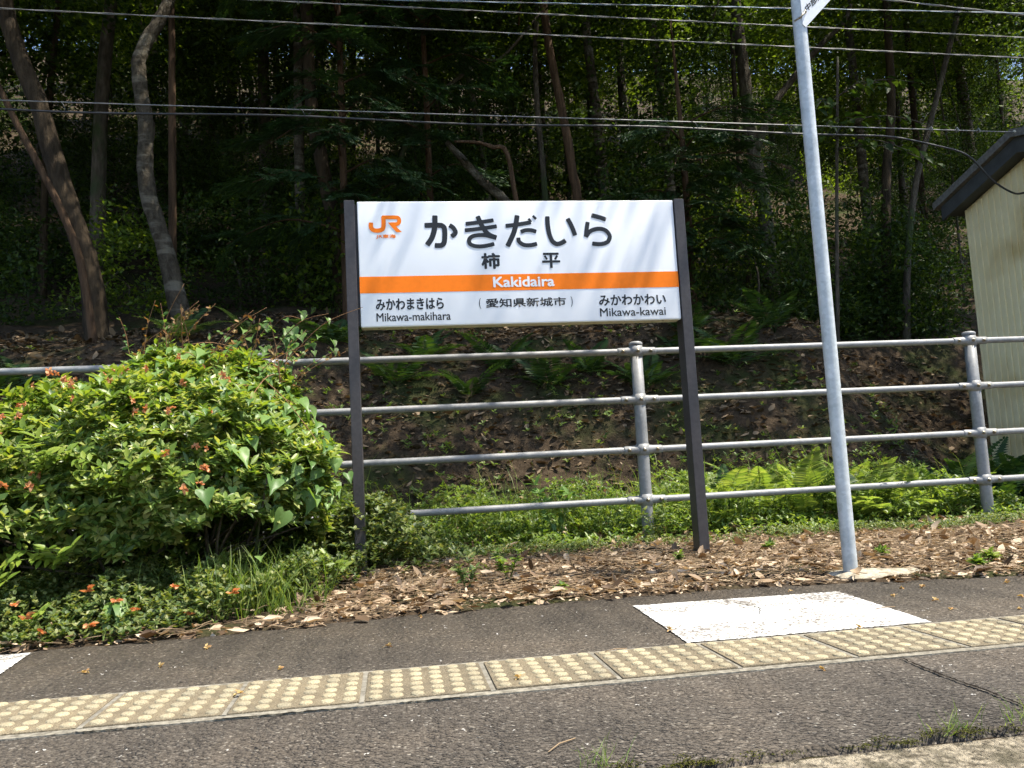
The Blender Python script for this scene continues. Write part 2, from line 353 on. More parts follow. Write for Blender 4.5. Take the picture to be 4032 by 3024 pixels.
def leaves(tpl, pos, ydir, nrm, L, W, zs=1.0):
    tv, tf = TPL[tpl]; pos = np.asarray(pos, float); N = len(pos)
    y = unit(ydir); x = unit(np.cross(y, nrm)); n = np.cross(x, y)
    L = np.broadcast_to(L, (N,))[:, None, None]; W = np.broadcast_to(W, (N,))[:, None, None]
    zs = np.broadcast_to(zs, (N,))[:, None, None]
    V = pos[:, None] + tv[None, :, 0:1] * W * x[:, None] + tv[None, :, 1:2] * L * y[:, None] + tv[None, :, 2:3] * (L * zs) * n[:, None]
    T = tf[None] + (np.arange(N) * len(tv))[:, None, None]
    return V.reshape(-1, 3), T.reshape(-1, 3)
def rdir(n, r=rng): return unit(r.normal(size=(n, 3)))
def U(a, b, n=None): return rng.uniform(a, b, n)

# ------------------------------------------------------------------ terrain height
def toe(x): return 6.30 + 0.12 * np.sin(x * 1.3) + 1.3 / (1 + np.exp(-(np.asarray(x, float) - 4.9) * 4))
def vnoise(x, y):
    return (np.sin(x * 1.7 + 0.6 * np.sin(y * 2.3)) * np.sin(y * 1.9 + 0.8 * np.sin(x * 1.1)) + 0.5 * np.sin(x * 4.1 + y * 3.3) * np.sin(y * 5.2 - x * 2.1))
def zg(x, y):
    x = np.asarray(x, float); y = np.asarray(y, float)
    t = y - toe(x)
    flat = 0.004 + 0.016 * np.clip((y - 3.3) / .6, 0, 1) + 0.095 * np.clip((y - 5.25) / 1.0, 0, 1)
    bank = np.where(t > 0, 0.115 + 1.0 * np.minimum(t, 1.75) + 0.36 * np.maximum(t - 1.75, 0) + 0.22 * np.maximum(t - 6.0, 0), flat)
    bank = np.where((t > -.35) & (t < .35), flat + (t + .35) ** 2 * 0.5 * (t < .35), bank) if False else bank
    k = np.clip((y - 5.0) / 2, 0, 1)
    return bank + 0.05 * k * vnoise(x, y) + 0.012 * (1 - k) * (vnoise(x * 3, y * 3) + 0.6) * np.clip((y - 3.3) / .6, 0, 1)

# ------------------------------------------------------------------ ground and platform
def edge_y(x):   # ragged back edge of the asphalt
    return np.interp(x, [-6, -1.34, -.77, -.3, 0.03, .53, .95, 1.49, 1.98, 2.5, 6], [3.13, 3.135, 3.15, 3.22, 3.28, 3.315, 3.315, 3.32, 3.21, 3.10, 3.08]) + 0.010 * np.sin(x * 21) + 0.007 * np.sin(x * 47 + 1)
def front_y(x): return 1.480 + 0.008 * np.sin(x * 19 + .4) + 0.006 * np.sin(x * 53)
def build_ground():
    xs = np.unique(np.concatenate([-np.geomspace(8, 900, 26), np.linspace(-8, 11, 120), np.geomspace(11, 900, 26)]))
    ys = np.unique(np.concatenate([-np.geomspace(1, 900, 24), [0.3, 0.9, 1.3, 1.31], np.linspace(2.85, 3.6, 31), np.linspace(3.7, 11, 80), np.geomspace(11, 70, 40), np.geomspace(75, 900, 14)]))
    X, Y = np.meshgrid(xs, ys)
    Z = zg(X, np.minimum(Y, 70.0))
    Z = np.where(Y > 70, Z + (Y - 70) * 0.05, Z)
    k_ = np.clip((Y - edge_y(X) + .01) / .035, 0, 1); Z = np.where(Y < 3.7, -.02 * (1 - k_) + Z * k_, Z); Z = np.where(Y < 1.305, -1.0, Z)
    nx, ny = len(xs), len(ys); idx = np.arange(nx * ny).reshape(ny, nx)
    a, b, c, d = idx[:-1, :-1].ravel(), idx[:-1, 1:].ravel(), idx[1:, 1:].ravel(), idx[1:, :-1].ravel()
    T = np.concatenate([np.stack([a, b, c], 1), np.stack([a, c, d], 1)])
    o = link("ground", np_mesh("ground", np.stack([X, Y, Z], -1), T, True), 'soil'); tag(o, kind='structure')
build_ground()

def build_platform():
    xs = np.linspace(-9, 11, 700)
    A = Acc()
    yf, yb = front_y(xs), edge_y(xs)
    n = len(xs)
    V = np.concatenate([np.stack([xs, yf, np.zeros(n)], 1), np.stack([xs, yb, np.zeros(n)], 1),
                        np.stack([xs, yf, np.full(n, -.05)], 1), np.stack([xs, yb + .01, np.full(n, -.05)], 1)])
    T = []
    for i in range(n - 1):
        f0, f1, b0, b1, g0, g1, h0, h1 = i, i + 1, n + i, n + i + 1, 2 * n + i, 2 * n + i + 1, 3 * n + i, 3 * n + i + 1
        T += [(f0, f1, b1), (f0, b1, b0), (g0, g1, f1), (g0, f1, f0), (b0, b1, h1), (b0, h1, h0)]
    p = link("platform_pavement", np_mesh("platform_pavement", V, np.array(T)), 'asphalt'); tag(p, kind='structure')
    # concrete coping on the track side, in lengths
    e = bpy.data.objects.new("platform_edge", None); C.objects.link(e); tag(e, kind='structure')
    joints = [-9, -7.2, -5.25, -3.35, -1.45, 0.455, 2.36, 4.3, 6.2, 8.1, 11]
    for a, b in zip(joints[:-1], joints[1:]):
        bm = box_bm(a + .006, b - .006, 1.02, 1.472, -.9, -.012, 0.012)
        link("coping_block", bm_mesh("coping_block", bm), 'concrete', e)
    return p
platform = build_platform()

def build_tiles(p):
    box("mortar_bed", (-9, 11, 2.030, 2.384, -.04, .0035), 'mortar', p)
    me_t = bm_mesh("tactile_tile", box_bm(-.1495, .1495, -.1485, .1485, -.03, .0075, 0.002)); me_t.materials.append(MAT['tile'])
    prof = [(0.0172, 0.0), (0.0165, .0022), (.0145, .0042), (.0105, .0050)]
    bm = bmesh.new(); rings = []
    for r, z in prof: rings.append([bm.verts.new((r * math.cos(t), r * math.sin(t), z)) for t in np.arange(12) / 12 * 2 * math.pi])
    for a, b in zip(rings[:-1], rings[1:]):
        for j in range(12): bm.faces.new((a[j], a[(j + 1) % 12], b[(j + 1) % 12], b[j]))
    bm.faces.new(rings[-1])
    me_d = bm_mesh("dome", bm, True, 40); me_d.materials.append(MAT['dome'])
    gaps = [.065, .065, .064, .061, .062, .063, .0625, .063]
    x = -.999 - 2 * .3135; starts = []
    for i in range(12):
        starts.append(x); x += .25 + gaps[i % 8]
    for i, x0 in enumerate(starts):
        t = link("tactile_tile", me_t, None, p, (x0 + .125, 2.207 + U(-.002, .002), U(-.0008, .0012)))
        t.rotation_euler = (U(-.006, .006), U(-.006, .006), U(-.009, .009))
        box("joint", (x0 - .0385, x0 - .0265, 2.055, 2.358, -.02, .0055), 'joint', p)
        for a in range(6):
            for b in range(6):
                d = link("dome", me_d, None, t, (-.125 + a * .05, -.125 + b * .05, .0072)); d.rotation_euler = (0, 0, U(0, 3))
                s = U(.93, 1.06); d.scale = (s, s, U(.75, 1.1))
build_tiles(platform)

def poly_sheet(name, pts, z, mat, parent, thick=0.0):
    bm = bmesh.new(); f = bm.faces.new([bm.verts.new((x, y, z)) for x, y in pts])
    if f.normal.z < 0: f.normal_flip()
    f.normal_update()
    return link(name, bm_mesh(name, bm), mat, parent)
def rag(a, b, n, amp):
    t = np.linspace(0, 1, n, endpoint=False)[:, None]; a = np.array(a); b = np.array(b)
    d = unit((b - a)[None])[0]; nn = np.array([-d[1], d[0]])
    return a + (b - a) * t + nn * rng.normal(size=(n, 1)) * amp
def patch(corners, name):
    P = np.concatenate([rag(corners[i], corners[(i + 1) % 4], 90, .0016) for i in range(4)])
    poly_sheet(name, P, .004, 'paint', platform)
patch([(.833, 2.394), (1.608, 2.394), (1.674, 3.054), (.871, 3.090)], "painted_marking")
patch([(-2.02, 2.394), (-1.135, 2.394), (-1.225, 3.092), (-2.05, 3.09)], "painted_marking")
def crack(pts, w, name="crack"):
    pts = smooth_path(np.array([(x, y, 0) for x, y in pts]), 14)[:, :2]; pts = pts + rng.normal(size=pts.shape) * .0018
    n = len(pts); tan = unit(np.gradient(pts, axis=0)); nn = np.stack([-tan[:, 1], tan[:, 0]], 1)
    ww = w * (0.35 + 0.9 * rng.random(n)) * np.sin(np.linspace(.25, math.pi - .05, n)) ** .5
    V = np.concatenate([pts + nn * ww[:, None], pts - nn * ww[:, None]]); V = np.concatenate([V, np.full((2 * n, 1), .0048)], 1)
    T = []
    for i in range(n - 1): T += [(i, i + 1, n + i + 1), (i, n + i + 1, n + i)]
    link(name, np_mesh(name, V, np.array(T)[:, ::-1]), 'crack', platform)
crack([(1.258, 2.024), (1.25, 1.90), (1.243, 1.78), (1.246, 1.68), (1.235, 1.57), (1.225, 1.485)], .0044)
crack([(1.21, 3.05), (1.235, 2.96), (1.26, 2.86), (1.23, 2.78), (1.20, 2.72)], .0018)
for x0, x1 in ((-1.3, -.95), (-.72, -.55), (-.42, -.1), (.0, .18)):
    crack([(x0, 2.029), ((x0 + x1) / 2, 2.027), (x1, 2.029)], .0032)

# moss cushions along the coping joint
def build_moss():
    A = Acc(); pts = []
    for _ in range(520):
        x = U(-2, 3.2); k = (math.sin(x * 7.3) + math.sin(x * 3.1 + 1) + .6)
        if k < 0.0 and rng.random() < .85: continue
        pts.append((x, front_y(x) - .006 + rng.normal() * .010, -.004 + abs(rng.normal()) * .004))
    pts = np.array(pts)
    P = np.repeat(pts, 40, 0) + rng.normal(size=(len(pts) * 40, 3)) * (.012, .006, .0014)
    d = rdir(len(P)) * (1, 1, .2) + (0, 0, .08)
    V, T = leaves('rhomb', P, d, rdir(len(P)) * .7 + (0, 0, 1), U(.003, .0065, len(P)), .0028)
    o = link("moss", np_mesh("moss", V, T), 'moss'); tag(o, "dark green moss along the joint between asphalt and concrete edge", "moss", kind='stuff')
build_moss()

# ------------------------------------------------------------------ station name sign
def stroke(acc, pts, w, y, k):
    P = smooth_path([(a, 0, b) for a, b in pts], 8)[:, [0, 2]] if len(pts) > 2 else np.array(pts, float)
    tan = unit(np.gradient(P, axis=0)); nn = np.stack([-tan[:, 1], tan[:, 0]], 1); hw = w / 2; c = w * .13
    S = [(P[0] + tan[0] * 0, hw - c)] + [(P[0] + tan[0] * c, hw)]
    body = P[1:-1]
    L = [P[0] + nn[0] * (hw - c), P[0] + tan[0] * c + nn[0] * hw]; Rr = [P[0] - nn[0] * (hw - c), P[0] + tan[0] * c - nn[0] * hw]
    for i in range(1, len(P) - 1): L.append(P[i] + nn[i] * hw); Rr.append(P[i] - nn[i] * hw)
    L += [P[-1] - tan[-1] * c + nn[-1] * hw, P[-1] + nn[-1] * (hw - c)]; Rr += [P[-1] - tan[-1] * c - nn[-1] * hw, P[-1] - nn[-1] * (hw - c)]
    L, Rr = np.array(L), np.array(Rr); n = len(L); yy = np.full((n, 1), y - k * .00012)
    V = np.concatenate([np.concatenate([L[:, :1], yy, L[:, 1:]], 1), np.concatenate([Rr[:, :1], yy, Rr[:, 1:]], 1)])
    T = []
    for i in range(n - 1): T += [(i, n + i, n + i + 1), (i, n + i + 1, i + 1)]
    acc.add(V, np.array(T))
def text_mesh(body, bbox, y, bold=0.0, name="lettering"):
    """flat letters filling bbox; bold (metres) thickens the strokes with shifted copies, each a hair further back"""
    cu = bpy.data.curves.new("t", 'FONT'); cu.body = body; cu.size = 1.0; cu.resolution_u = 4
    o = bpy.data.objects.new("t", cu); C.objects.link(o)
    dg = bpy.context.evaluated_depsgraph_get()
    me = bpy.data.meshes.new_from_object(o.evaluated_get(dg)); bpy.data.objects.remove(o); bpy.data.curves.remove(cu)
    n = len(me.vertices); co = np.empty(n * 3, np.float32); me.vertices.foreach_get('co', co); co = co.reshape(-1, 3)
    me.calc_loop_triangles(); m = len(me.loop_triangles); tri = np.empty(m * 3, np.int32); me.loop_triangles.foreach_get('vertices', tri); tri = tri.reshape(-1, 3)
    bpy.data.meshes.remove(me)
    lo, hi = co.min(0), co.max(0); x0, x1, z0, z1 = bbox; x0 += bold; x1 -= bold; z0 += bold; z1 -= bold
    out = np.empty_like(co)
    out[:, 0] = x0 + (co[:, 0] - lo[0]) / (hi[0] - lo[0]) * (x1 - x0)
    out[:, 2] = z0 + (co[:, 1] - lo[1]) / (hi[1] - lo[1]) * (z1 - z0); out[:, 1] = y
    A = Acc(); A.add(out, tri)
    if bold:
        for k in range(8):
            t = k / 8 * 2 * math.pi; A.add(out + (bold * math.cos(t), .00003 * (k + 1), bold * math.sin(t)), tri)
    return A.mesh(name)
BIG = [
 [([[0.2218, 1.8717], [0.2995, 1.8719], [0.3201, 1.866], [0.3291, 1.8483], [0.328, 1.803], [0.3231, 1.7745], [0.3109, 1.7613], [0.2946, 1.7587], [0.2725, 1.7599]], 0.0207),
  ([[0.28, 1.9265], [0.2776, 1.8702], [0.27, 1.8322], [0.2556, 1.7967], [0.2311, 1.7623]], 0.0215),
  ([[0.3562, 1.8714], [0.3756, 1.8574], [0.3872, 1.8357], [0.3833, 1.8224], [0.3641, 1.8083]], 0.0185)],
 [([[0.4452, 1.8778], [0.5292, 1.8871], [0.5996, 1.8971]], 0.0165), ([[0.4388, 1.8419], [0.5275, 1.8511], [0.6154, 1.8632]], 0.0165),
  ([[0.512, 1.921], [0.5309, 1.8727], [0.5548, 1.8316], [0.582, 1.8097], [0.6107, 1.7988]], 0.0195),
  ([[0.6003, 1.7999], [0.5538, 1.8129], [0.5069, 1.8144], [0.4736, 1.8051], [0.4586, 1.7848], [0.4669, 1.7632], [0.4992, 1.7522], [0.5462, 1.7535], [0.5967, 1.7644]], 0.0165)],
 [([[0.6641, 1.8645], [0.7287, 1.8712], [0.8066, 1.8841]], 0.017), ([[0.7316, 1.9239], [0.7217, 1.8731], [0.7065, 1.8234], [0.6688, 1.7498]], 0.0205),
  ([[0.7462, 1.8293], [0.7718, 1.839], [0.8032, 1.8396], [0.8332, 1.8302]], 0.0165),
  ([[0.7311, 1.7978], [0.7343, 1.776], [0.7584, 1.7576], [0.794, 1.7545], [0.8339, 1.7621]], 0.017),
  ([[0.7933, 1.9043], [0.8075, 1.885]], 0.0105), ([[0.8185, 1.9205], [0.8354, 1.9012]], 0.0105)],
 [([[0.8998, 1.9171], [0.8994, 1.8693], [0.9048, 1.8207], [0.9183, 1.7793], [0.9389, 1.7611], [0.9582, 1.7609], [0.978, 1.7689], [0.9946, 1.7794]], 0.019),
  ([[1.0128, 1.9035], [1.0301, 1.8682], [1.0425, 1.8339], [1.0501, 1.8065]], 0.019)],
 [([[1.1505, 1.9211], [1.1915, 1.91], [1.2319, 1.8959]], 0.019), ([[1.1266, 1.883], [1.1186, 1.8429], [1.1109, 1.798]], 0.0175),
  ([[1.1109, 1.798], [1.1322, 1.8256], [1.1625, 1.84], [1.197, 1.8431], [1.2282, 1.832], [1.2458, 1.8073], [1.2454, 1.7876], [1.2313, 1.7672], [1.2012, 1.7568], [1.1718, 1.7562], [1.1446, 1.7595]], 0.0175)],
]
LOGO = [([[-0.0634, 1.8899], [-0.0641, 1.8686], [-0.0596, 1.8554], [-0.0454, 1.8463], [-0.0228, 1.8456], [-0.0053, 1.852], [0.002, 1.8657], [0.0039, 1.8917], [0.0039, 1.9256]], 0.0170),
        ([[-0.0045, 1.9178], [0.0664, 1.9172], [0.0823, 1.9133], [0.0873, 1.9014], [0.0845, 1.8876], [0.0719, 1.8802], [0.0422, 1.8804]], 0.0155)]
def build_sign():
    s = empty("station_sign", (0.75, 4.45, 0), "white station name board with orange stripe on two brown posts", "sign")
    inv = Matrix.Translation((-.75, -4.45, 0))
    def part(name, me, mat, parent):
        o = link(name, me, mat, parent)
        if parent is s: o.matrix_parent_inverse = inv
        return o
    for x0, x1 in ((-.203, -.1475), (1.6325, 1.690)):
        p = part("post", bm_mesh("post", box_bm(x0, x1, 4.392, 4.492, -.3, 2.012, .003)), 'post', s)
    pan = part("panel", bm_mesh("panel", box_bm(-.1345, 1.6285, 4.400, 4.488, 1.3235, 2.006, .006, seg=3), True, 40), 'enamel', s)
    part("bottom_rail", bm_mesh("bottom_rail", box_bm(-.130, 1.624, 4.4015, 4.487, 1.3205, 1.3265, .001)), 'cream', pan)
    for x in (-.04, .75, 1.53):
        V, T = tube_arrays([(x, 4.43, 1.3225), (x, 4.43, 1.3175)], .006, 8); part("screw", np_mesh("screw", V, T), 'bolt', pan)
    for x in (-.140, 1.6305):
        part("gap_strip", bm_mesh("gap_strip", box_bm(x - .0072, x + .0019, 4.42, 4.48, 1.335, 1.995)), 'post', s)
    part("orange_band", bm_mesh("orange_band", box_bm(-.1335, 1.6277, 4.3988, 4.402, 1.5045, 1.5940)), 'orange', pan)
    for k, ch in enumerate(BIG):
        A = Acc()
        for q, (pts, w) in enumerate(ch): stroke(A, pts, w * 1.34, 4.3985, q)
        part("letter", A.mesh("letter"), 'black', pan)
    A = Acc(); stroke(A, LOGO[0][0], .0232, 4.3985, 0); stroke(A, LOGO[1][0], .0205, 4.3985, 1)
    leg = np.array([[0.0257, 1.8891], [0.0494, 1.8889], [0.099, 1.8349], [0.0702, 1.8352]])
    A.add(np.stack([leg[:, 0], np.full(4, 4.3981), leg[:, 1]], 1), [(0, 2, 1), (0, 3, 2)])
    part("logo", A.mesh("logo"), 'orange', pan)
    def txt(body, bb, mat, off=0.0, y=4.3985): part("lettering", text_mesh(body, bb, y, off), mat, pan)
    txt("JR東海", (-.0394, .0657, 1.7995, 1.8240), 'orange', .0007)
    txt("柿", (.5208, .6244, 1.6248, 1.7147), 'black', .0034)
    A = Acc()
    for q, (pts, w) in enumerate([([[.863, 1.7045], [.951, 1.7045]], .0125), ([[.8558, 1.6612], [.9573, 1.6612]], .0125), ([[.9065, 1.7045], [.9065, 1.6250]], .0145), ([[.8715, 1.6945], [.8845, 1.6725]], .0115), ([[.9425, 1.6945], [.9285, 1.6725]], .0115)]): stroke(A, pts, w, 4.3985, q)
    part("letter", A.mesh("letter"), 'black', pan)
    txt("Kakidaira", (.5795, .9185, 1.5222, 1.5810), 'white', .0022, 4.3975)
    txt("みかわまきはら", (-.053, .3071, 1.4095, 1.4736), 'black', .0019)
    txt("Mikawa-makihara", (-.0521, .3412, 1.3502, 1.3960), 'black', .0007)
    txt("(", (.4968, .5075, 1.4060, 1.4650), 'black'); txt(")", (1.0032, 1.0139, 1.4060, 1.4650), 'black')
    txt("愛知県新城市", (.534, .9763, 1.4115, 1.4620), 'black', .0013)
    txt("みかわかわい", (1.1628, 1.546, 1.4064, 1.4683), 'black', .0017)
    txt("Mikawa-kawai", (1.1638, 1.540, 1.3470, 1.3937), 'black', .0006)
build_sign()

# ------------------------------------------------------------------ guard fence
def build_fence():
    fx, fy = 1.6, 5.2
    s = empty("pipe_fence", (fx, fy, 0), "grey steel pipe fence with four rails behind the name board", "fence")
    inv = Matrix.Translation((-fx, -fy, 0))
    def part(name, V, T, mat, parent, smooth=True):
        o = link(name, np_mesh(name, V, T, smooth), mat, parent)
        if parent is s: o.matrix_parent_inverse = inv
        else: o.matrix_parent_inverse = Matrix.Identity(4)
        return o
    zs = (.302, .622, .945, 1.260)
    posts = (-3.18, -.79, 1.60, 3.99, 6.38)
    for z in zs:
        V, T = tube_arrays([(x, fy, z) for x in np.linspace(-7, 8.5, 9)], .0212, 16); part("rail", V, T, 'fence', s)
    prof = [(0.0, .044), (.004, .044), (.010, .0445), (.016, .043), (.022, .036), (.026, .022), (.0275, .002)]
    for X in posts:
        V, T = tube_arrays([(X, fy, z) for z in (-.35, .3, .8, 1.305)], .0381, 20); p = part("post", V, T, 'fence', s)
        V, T = tube_arrays([(X, fy, 1.300 + a) for a, b in prof], [b for a, b in prof], 20); part("cap", V, T, 'fence', p)
        V, T = tube_arrays([(X, fy, 1.30), (X, fy, 1.318)], .0405, 20)
        for z in zs:
            A = Acc()
            A.add(*tube_arrays([(X, fy, z - .036), (X, fy, z + .036)], .0425, 20))
            xx = np.array([-.128, -.122, -.07, -.045, -.02, .02, .045, .07, .122, .128]); rr = np.array([.0232, .0262, .0264, .029, .036, .036, .029, .0264, .0262, .0232])
            A.add(*tube_arrays([(X + a, fy, z) for a in xx], rr, 16))
            part("bracket", *(lambda m: (np.concatenate(m.V), np.concatenate(m.T)))(A), 'fence', p)
            for dx, rr in ((-.095, .0262), (0, .0425), (.092, .0262)):
                A = Acc(); y0 = fy - rr
                A.add(*tube_arrays([(X + dx, y0 + .004, z), (X + dx, y0 - .003, z)], .0125, 10))
                A.add(*tube_arrays([(X + dx, y0 - .003, z), (X + dx, y0 - .012, z), (X + dx, y0 - .015, z)], [.0095, .009, .005], 6))
                part("bolt", *(lambda m: (np.concatenate(m.V), np.concatenate(m.T)))(A), 'bolt', p, False)
build_fence()

# ------------------------------------------------------------------ galvanised pole with plate
def build_pole():
    px, py = 1.936, 3.41
    s = empty("sign_pole", (px, py, 0), "tall galvanised steel pole in a concrete footing right of the name board", "pole")
    V, T = tube_arrays([(0, 0, z) for z in np.linspace(-.3, 3.9, 12)], .0303, 24); link("shaft", np_mesh("shaft", V, T, True), 'pole', s)
    V, T = tube_arrays([(0, 0, 3.9), (0, 0, 3.915), (0, 0, 3.925)], [.033, .032, .01], 24); link("cap", np_mesh("cap", V, T, True), 'pole', s)
    # irregular cement footing
    bm = bmesh.new(); n = 40; rings = []
    for k, (sc, z) in enumerate(((1.0, -.08), (1.0, .004), (.86, .016), (.55, .022), (.2, .026))):
        ring = []
        for j in range(n):
            t = j / n * 2 * math.pi; r = 1 + .08 * math.sin(3 * t + 1) + .05 * math.sin(7 * t)
            ring.append(bm.verts.new((.05 + (.205 + .055 * math.cos(t)) * sc * r * math.cos(t), .0 + .105 * sc * r * math.sin(t), z + .003 * math.sin(5 * t + k))))
        rings.append(ring)
    for a, b in zip(rings[:-1], rings[1:]):
        for j in range(n): bm.faces.new((a[j], a[(j + 1) % n], b[(j + 1) % n], b[j]))
    bm.faces.new(rings[-1]); link("footing", bm_mesh("footing", bm, True, 50), 'footing', s)
    # direction plate on the pole: only its lower corner is in the picture
    y0 = -.0335
    bm = bmesh.new()
    P = [(.010, 2.474), (.640, 3.115), (.640, 3.40), (-.004, 3.40), (-.004, 2.488)]
    f = [bm.verts.new((a, y0, b)) for a, b in P]; g = [bm.verts.new((a, y0 + .0025, b)) for a, b in P]
    bm.faces.new(f); bm.faces.new(g[::-1])
    for i in range(5): bm.faces.new((f[i], g[i], g[(i + 1) % 5], f[(i + 1) % 5]))
    pl = link("direction_plate", bm_mesh("direction_plate", bm), 'plate_white' if 'plate_white' in MAT else 'white', s)
    me = text_mesh("中部天竜", (0, .165, 0, .033), 0, .0006)
    n = len(me.vertices); co = np.empty(n * 3, np.float32); me.vertices.foreach_get('co', co); co = co.reshape(-1, 3)
    a = R(43); q = co.copy(); q[:, 0] = .021 + co[:, 0] * math.cos(a) - co[:, 2] * math.sin(a) * .45; q[:, 2] = 2.545 + co[:, 0] * math.sin(a) + co[:, 2] * math.cos(a) * 1.25; q[:, 1] = y0 - .0012
    me.vertices.foreach_set('co', q.ravel()); me.update(); link("lettering", me, 'black', pl)
    V, T = tube_arrays([(.012, y0 - .001, 2.548), (.012, y0 - .006, 2.548), (.012, y0 - .008, 2.548)], [.0075, .007, .004], 10); link("bolt", np_mesh("bolt", V, T), 'bolt', s)
    V, T = tube_arrays([(-.0305, -.010, 2.515), (-.012, -.0315, 2.522), (.010, y0 - .003, 2.545)], [.004, .005, .005], 8); link("clamp", np_mesh("clamp", V, T), 'bolt', s)
build_pole()

# ------------------------------------------------------------------ shed
def build_shed():
    X0, YB, YR, YF = 5.6, 7.13, 6.25, 5.37; zb, zr = 2.82, 3.06
    s = empty("shed", (X0, 6.25, 0), "small cream clad shed with dark sloping roof at the right edge", "shed")
    inv = Matrix.Translation((-X0, -6.25, 0))
    def part(name, me, mat, parent):
        o = link(name, me, mat, parent)
        if parent is s: o.matrix_parent_inverse = inv
        return o
    def top(y): return zr - abs(y - YR) * (zr - zb) / (YB - YR)
    bm = bmesh.new()
    P = [(YF, -.3), (YB, -.3), (YB, zb), (YR, zr), (YF, zb)]
    f = [bm.verts.new((X0, a, b)) for a, b in P]; g = [bm.verts.new((X0 + 3.2, a, b)) for a, b in P]
    bm.faces.new(f); bm.faces.new(g[::-1])
    for i in range(5): bm.faces.new((f[i], g[i], g[(i + 1) % 5], f[(i + 1) % 5]))
    w = part("wall", bm_mesh("wall", bm), 'shed', s)
    y = YF + .02
    while y < YB - .05:      # standing ribs of the metal cladding
        b = min(y + .052, YB - .012)
        part("cladding_panel", bm_mesh("cladding_panel", box_bm(X0 - .012, X0 + .002, y, b, -.25, min(top(y), top(b)) - .004, .004)), 'shed', w)
        y += .076
    part("corner_trim", bm_mesh("corner_trim", box_bm(X0 - .016, X0 + .03, YB - .011, YB + .012, -.25, zb - .01, .003)), 'shed', w)
    def slab(name, y0, y1, za, zbb, x0, x1, t, mat):
        bm = bmesh.new(); vs = []
        for x in (x0, x1):
            for (yy, zz) in ((y0, za), (y1, zbb), (y1, zbb + t), (y0, za + t)): vs.append(bm.verts.new((x, yy, zz)))
        for q in ((0, 1, 2, 3), (7, 6, 5, 4), (0, 4, 5, 1), (1, 5, 6, 2), (2, 6, 7, 3), (3, 7, 4, 0)): bm.faces.new([vs[k] for k in q])
        return part(name, bm_mesh(name, bm), mat, s)
    sl = (zr - zb) / (YB - YR); ov = .215
    for sgn in (1, -1):
        ye = YR + sgn * (YB - YR + ov); ze = zb - ov * sl
        slab("roof", YR, ye, zr + .118, ze + .118, X0 - .20, X0 + 3.4, .07, 'roof')
        slab("fascia", YR, ye - sgn * .06, zr - .02, ze + .06 * sl - .02, X0 - .155, X0 - .125, .137, 'fascia')
        slab("soffit", YR, ye - sgn * .09, zr + .004, ze + .09 * sl + .004, X0 - .124, X0 + 3.3, .02, 'fascia')
build_shed()

# ------------------------------------------------------------------ wires
def twisted(name, a, b, sag, label, mats=('wire',), r=.0027, twist=.0032, pitch=.7, rest=None):
    a, b = np.array(a, float), np.array(b, float); L = np.linalg.norm(b - a); n = int(L / .035)
    t = np.linspace(0, 1, n)[:, None]; P = a + (b - a) * t; P[:, 2] -= (4 * sag * t * (1 - t))[:, 0]
    s = empty(name, tuple(a), label, "wire", "overhead wires"); inv = Matrix.Translation(tuple(-a))
    for k in range(2):
        ph = t[:, 0] * L / pitch * 2 * math.pi + k * math.pi
        Q = P.copy(); Q[:, 1] += twist * np.cos(ph); Q[:, 2] += twist * np.sin(ph)
        V, T = tube_arrays(Q, r, 5); o = link("strand", np_mesh("strand", V, T, True), mats[k % len(mats)], s); o.matrix_parent_inverse = inv
def wl(pa, pb, e0, e1):      # extend a line measured in view beyond the frame
    pa, pb = np.array(pa), np.array(pb); d = pb - pa; return pa - d * e0, pb + d * e1
twisted("overhead_wire", *wl((-2.442, 5.6, 3.733), (5.042, 5.6, 3.551), 1.2, 1.2), .0, "lowest of the thin twisted wires crossing above the name board")
twisted("overhead_wire", *wl((-.788, 5.6, 3.845), (5.064, 5.6, 3.721), 1.6, 1.6), .0, "middle of the thin twisted wires crossing above the name board")
twisted("overhead_wire", *wl((.151, 5.6, 3.876), (5.09, 5.6, 3.925), 1.8, 1.8), .0, "topmost twisted wire with a bluish strand over the name board", ('blue_wire', 'wire'))
twisted("overhead_wire", *wl((4.065, 5.9, 4.19), (5.36, 5.9, 4.09), .35, 2), .0, "slanting thin wire in the top right corner", r=.0045)
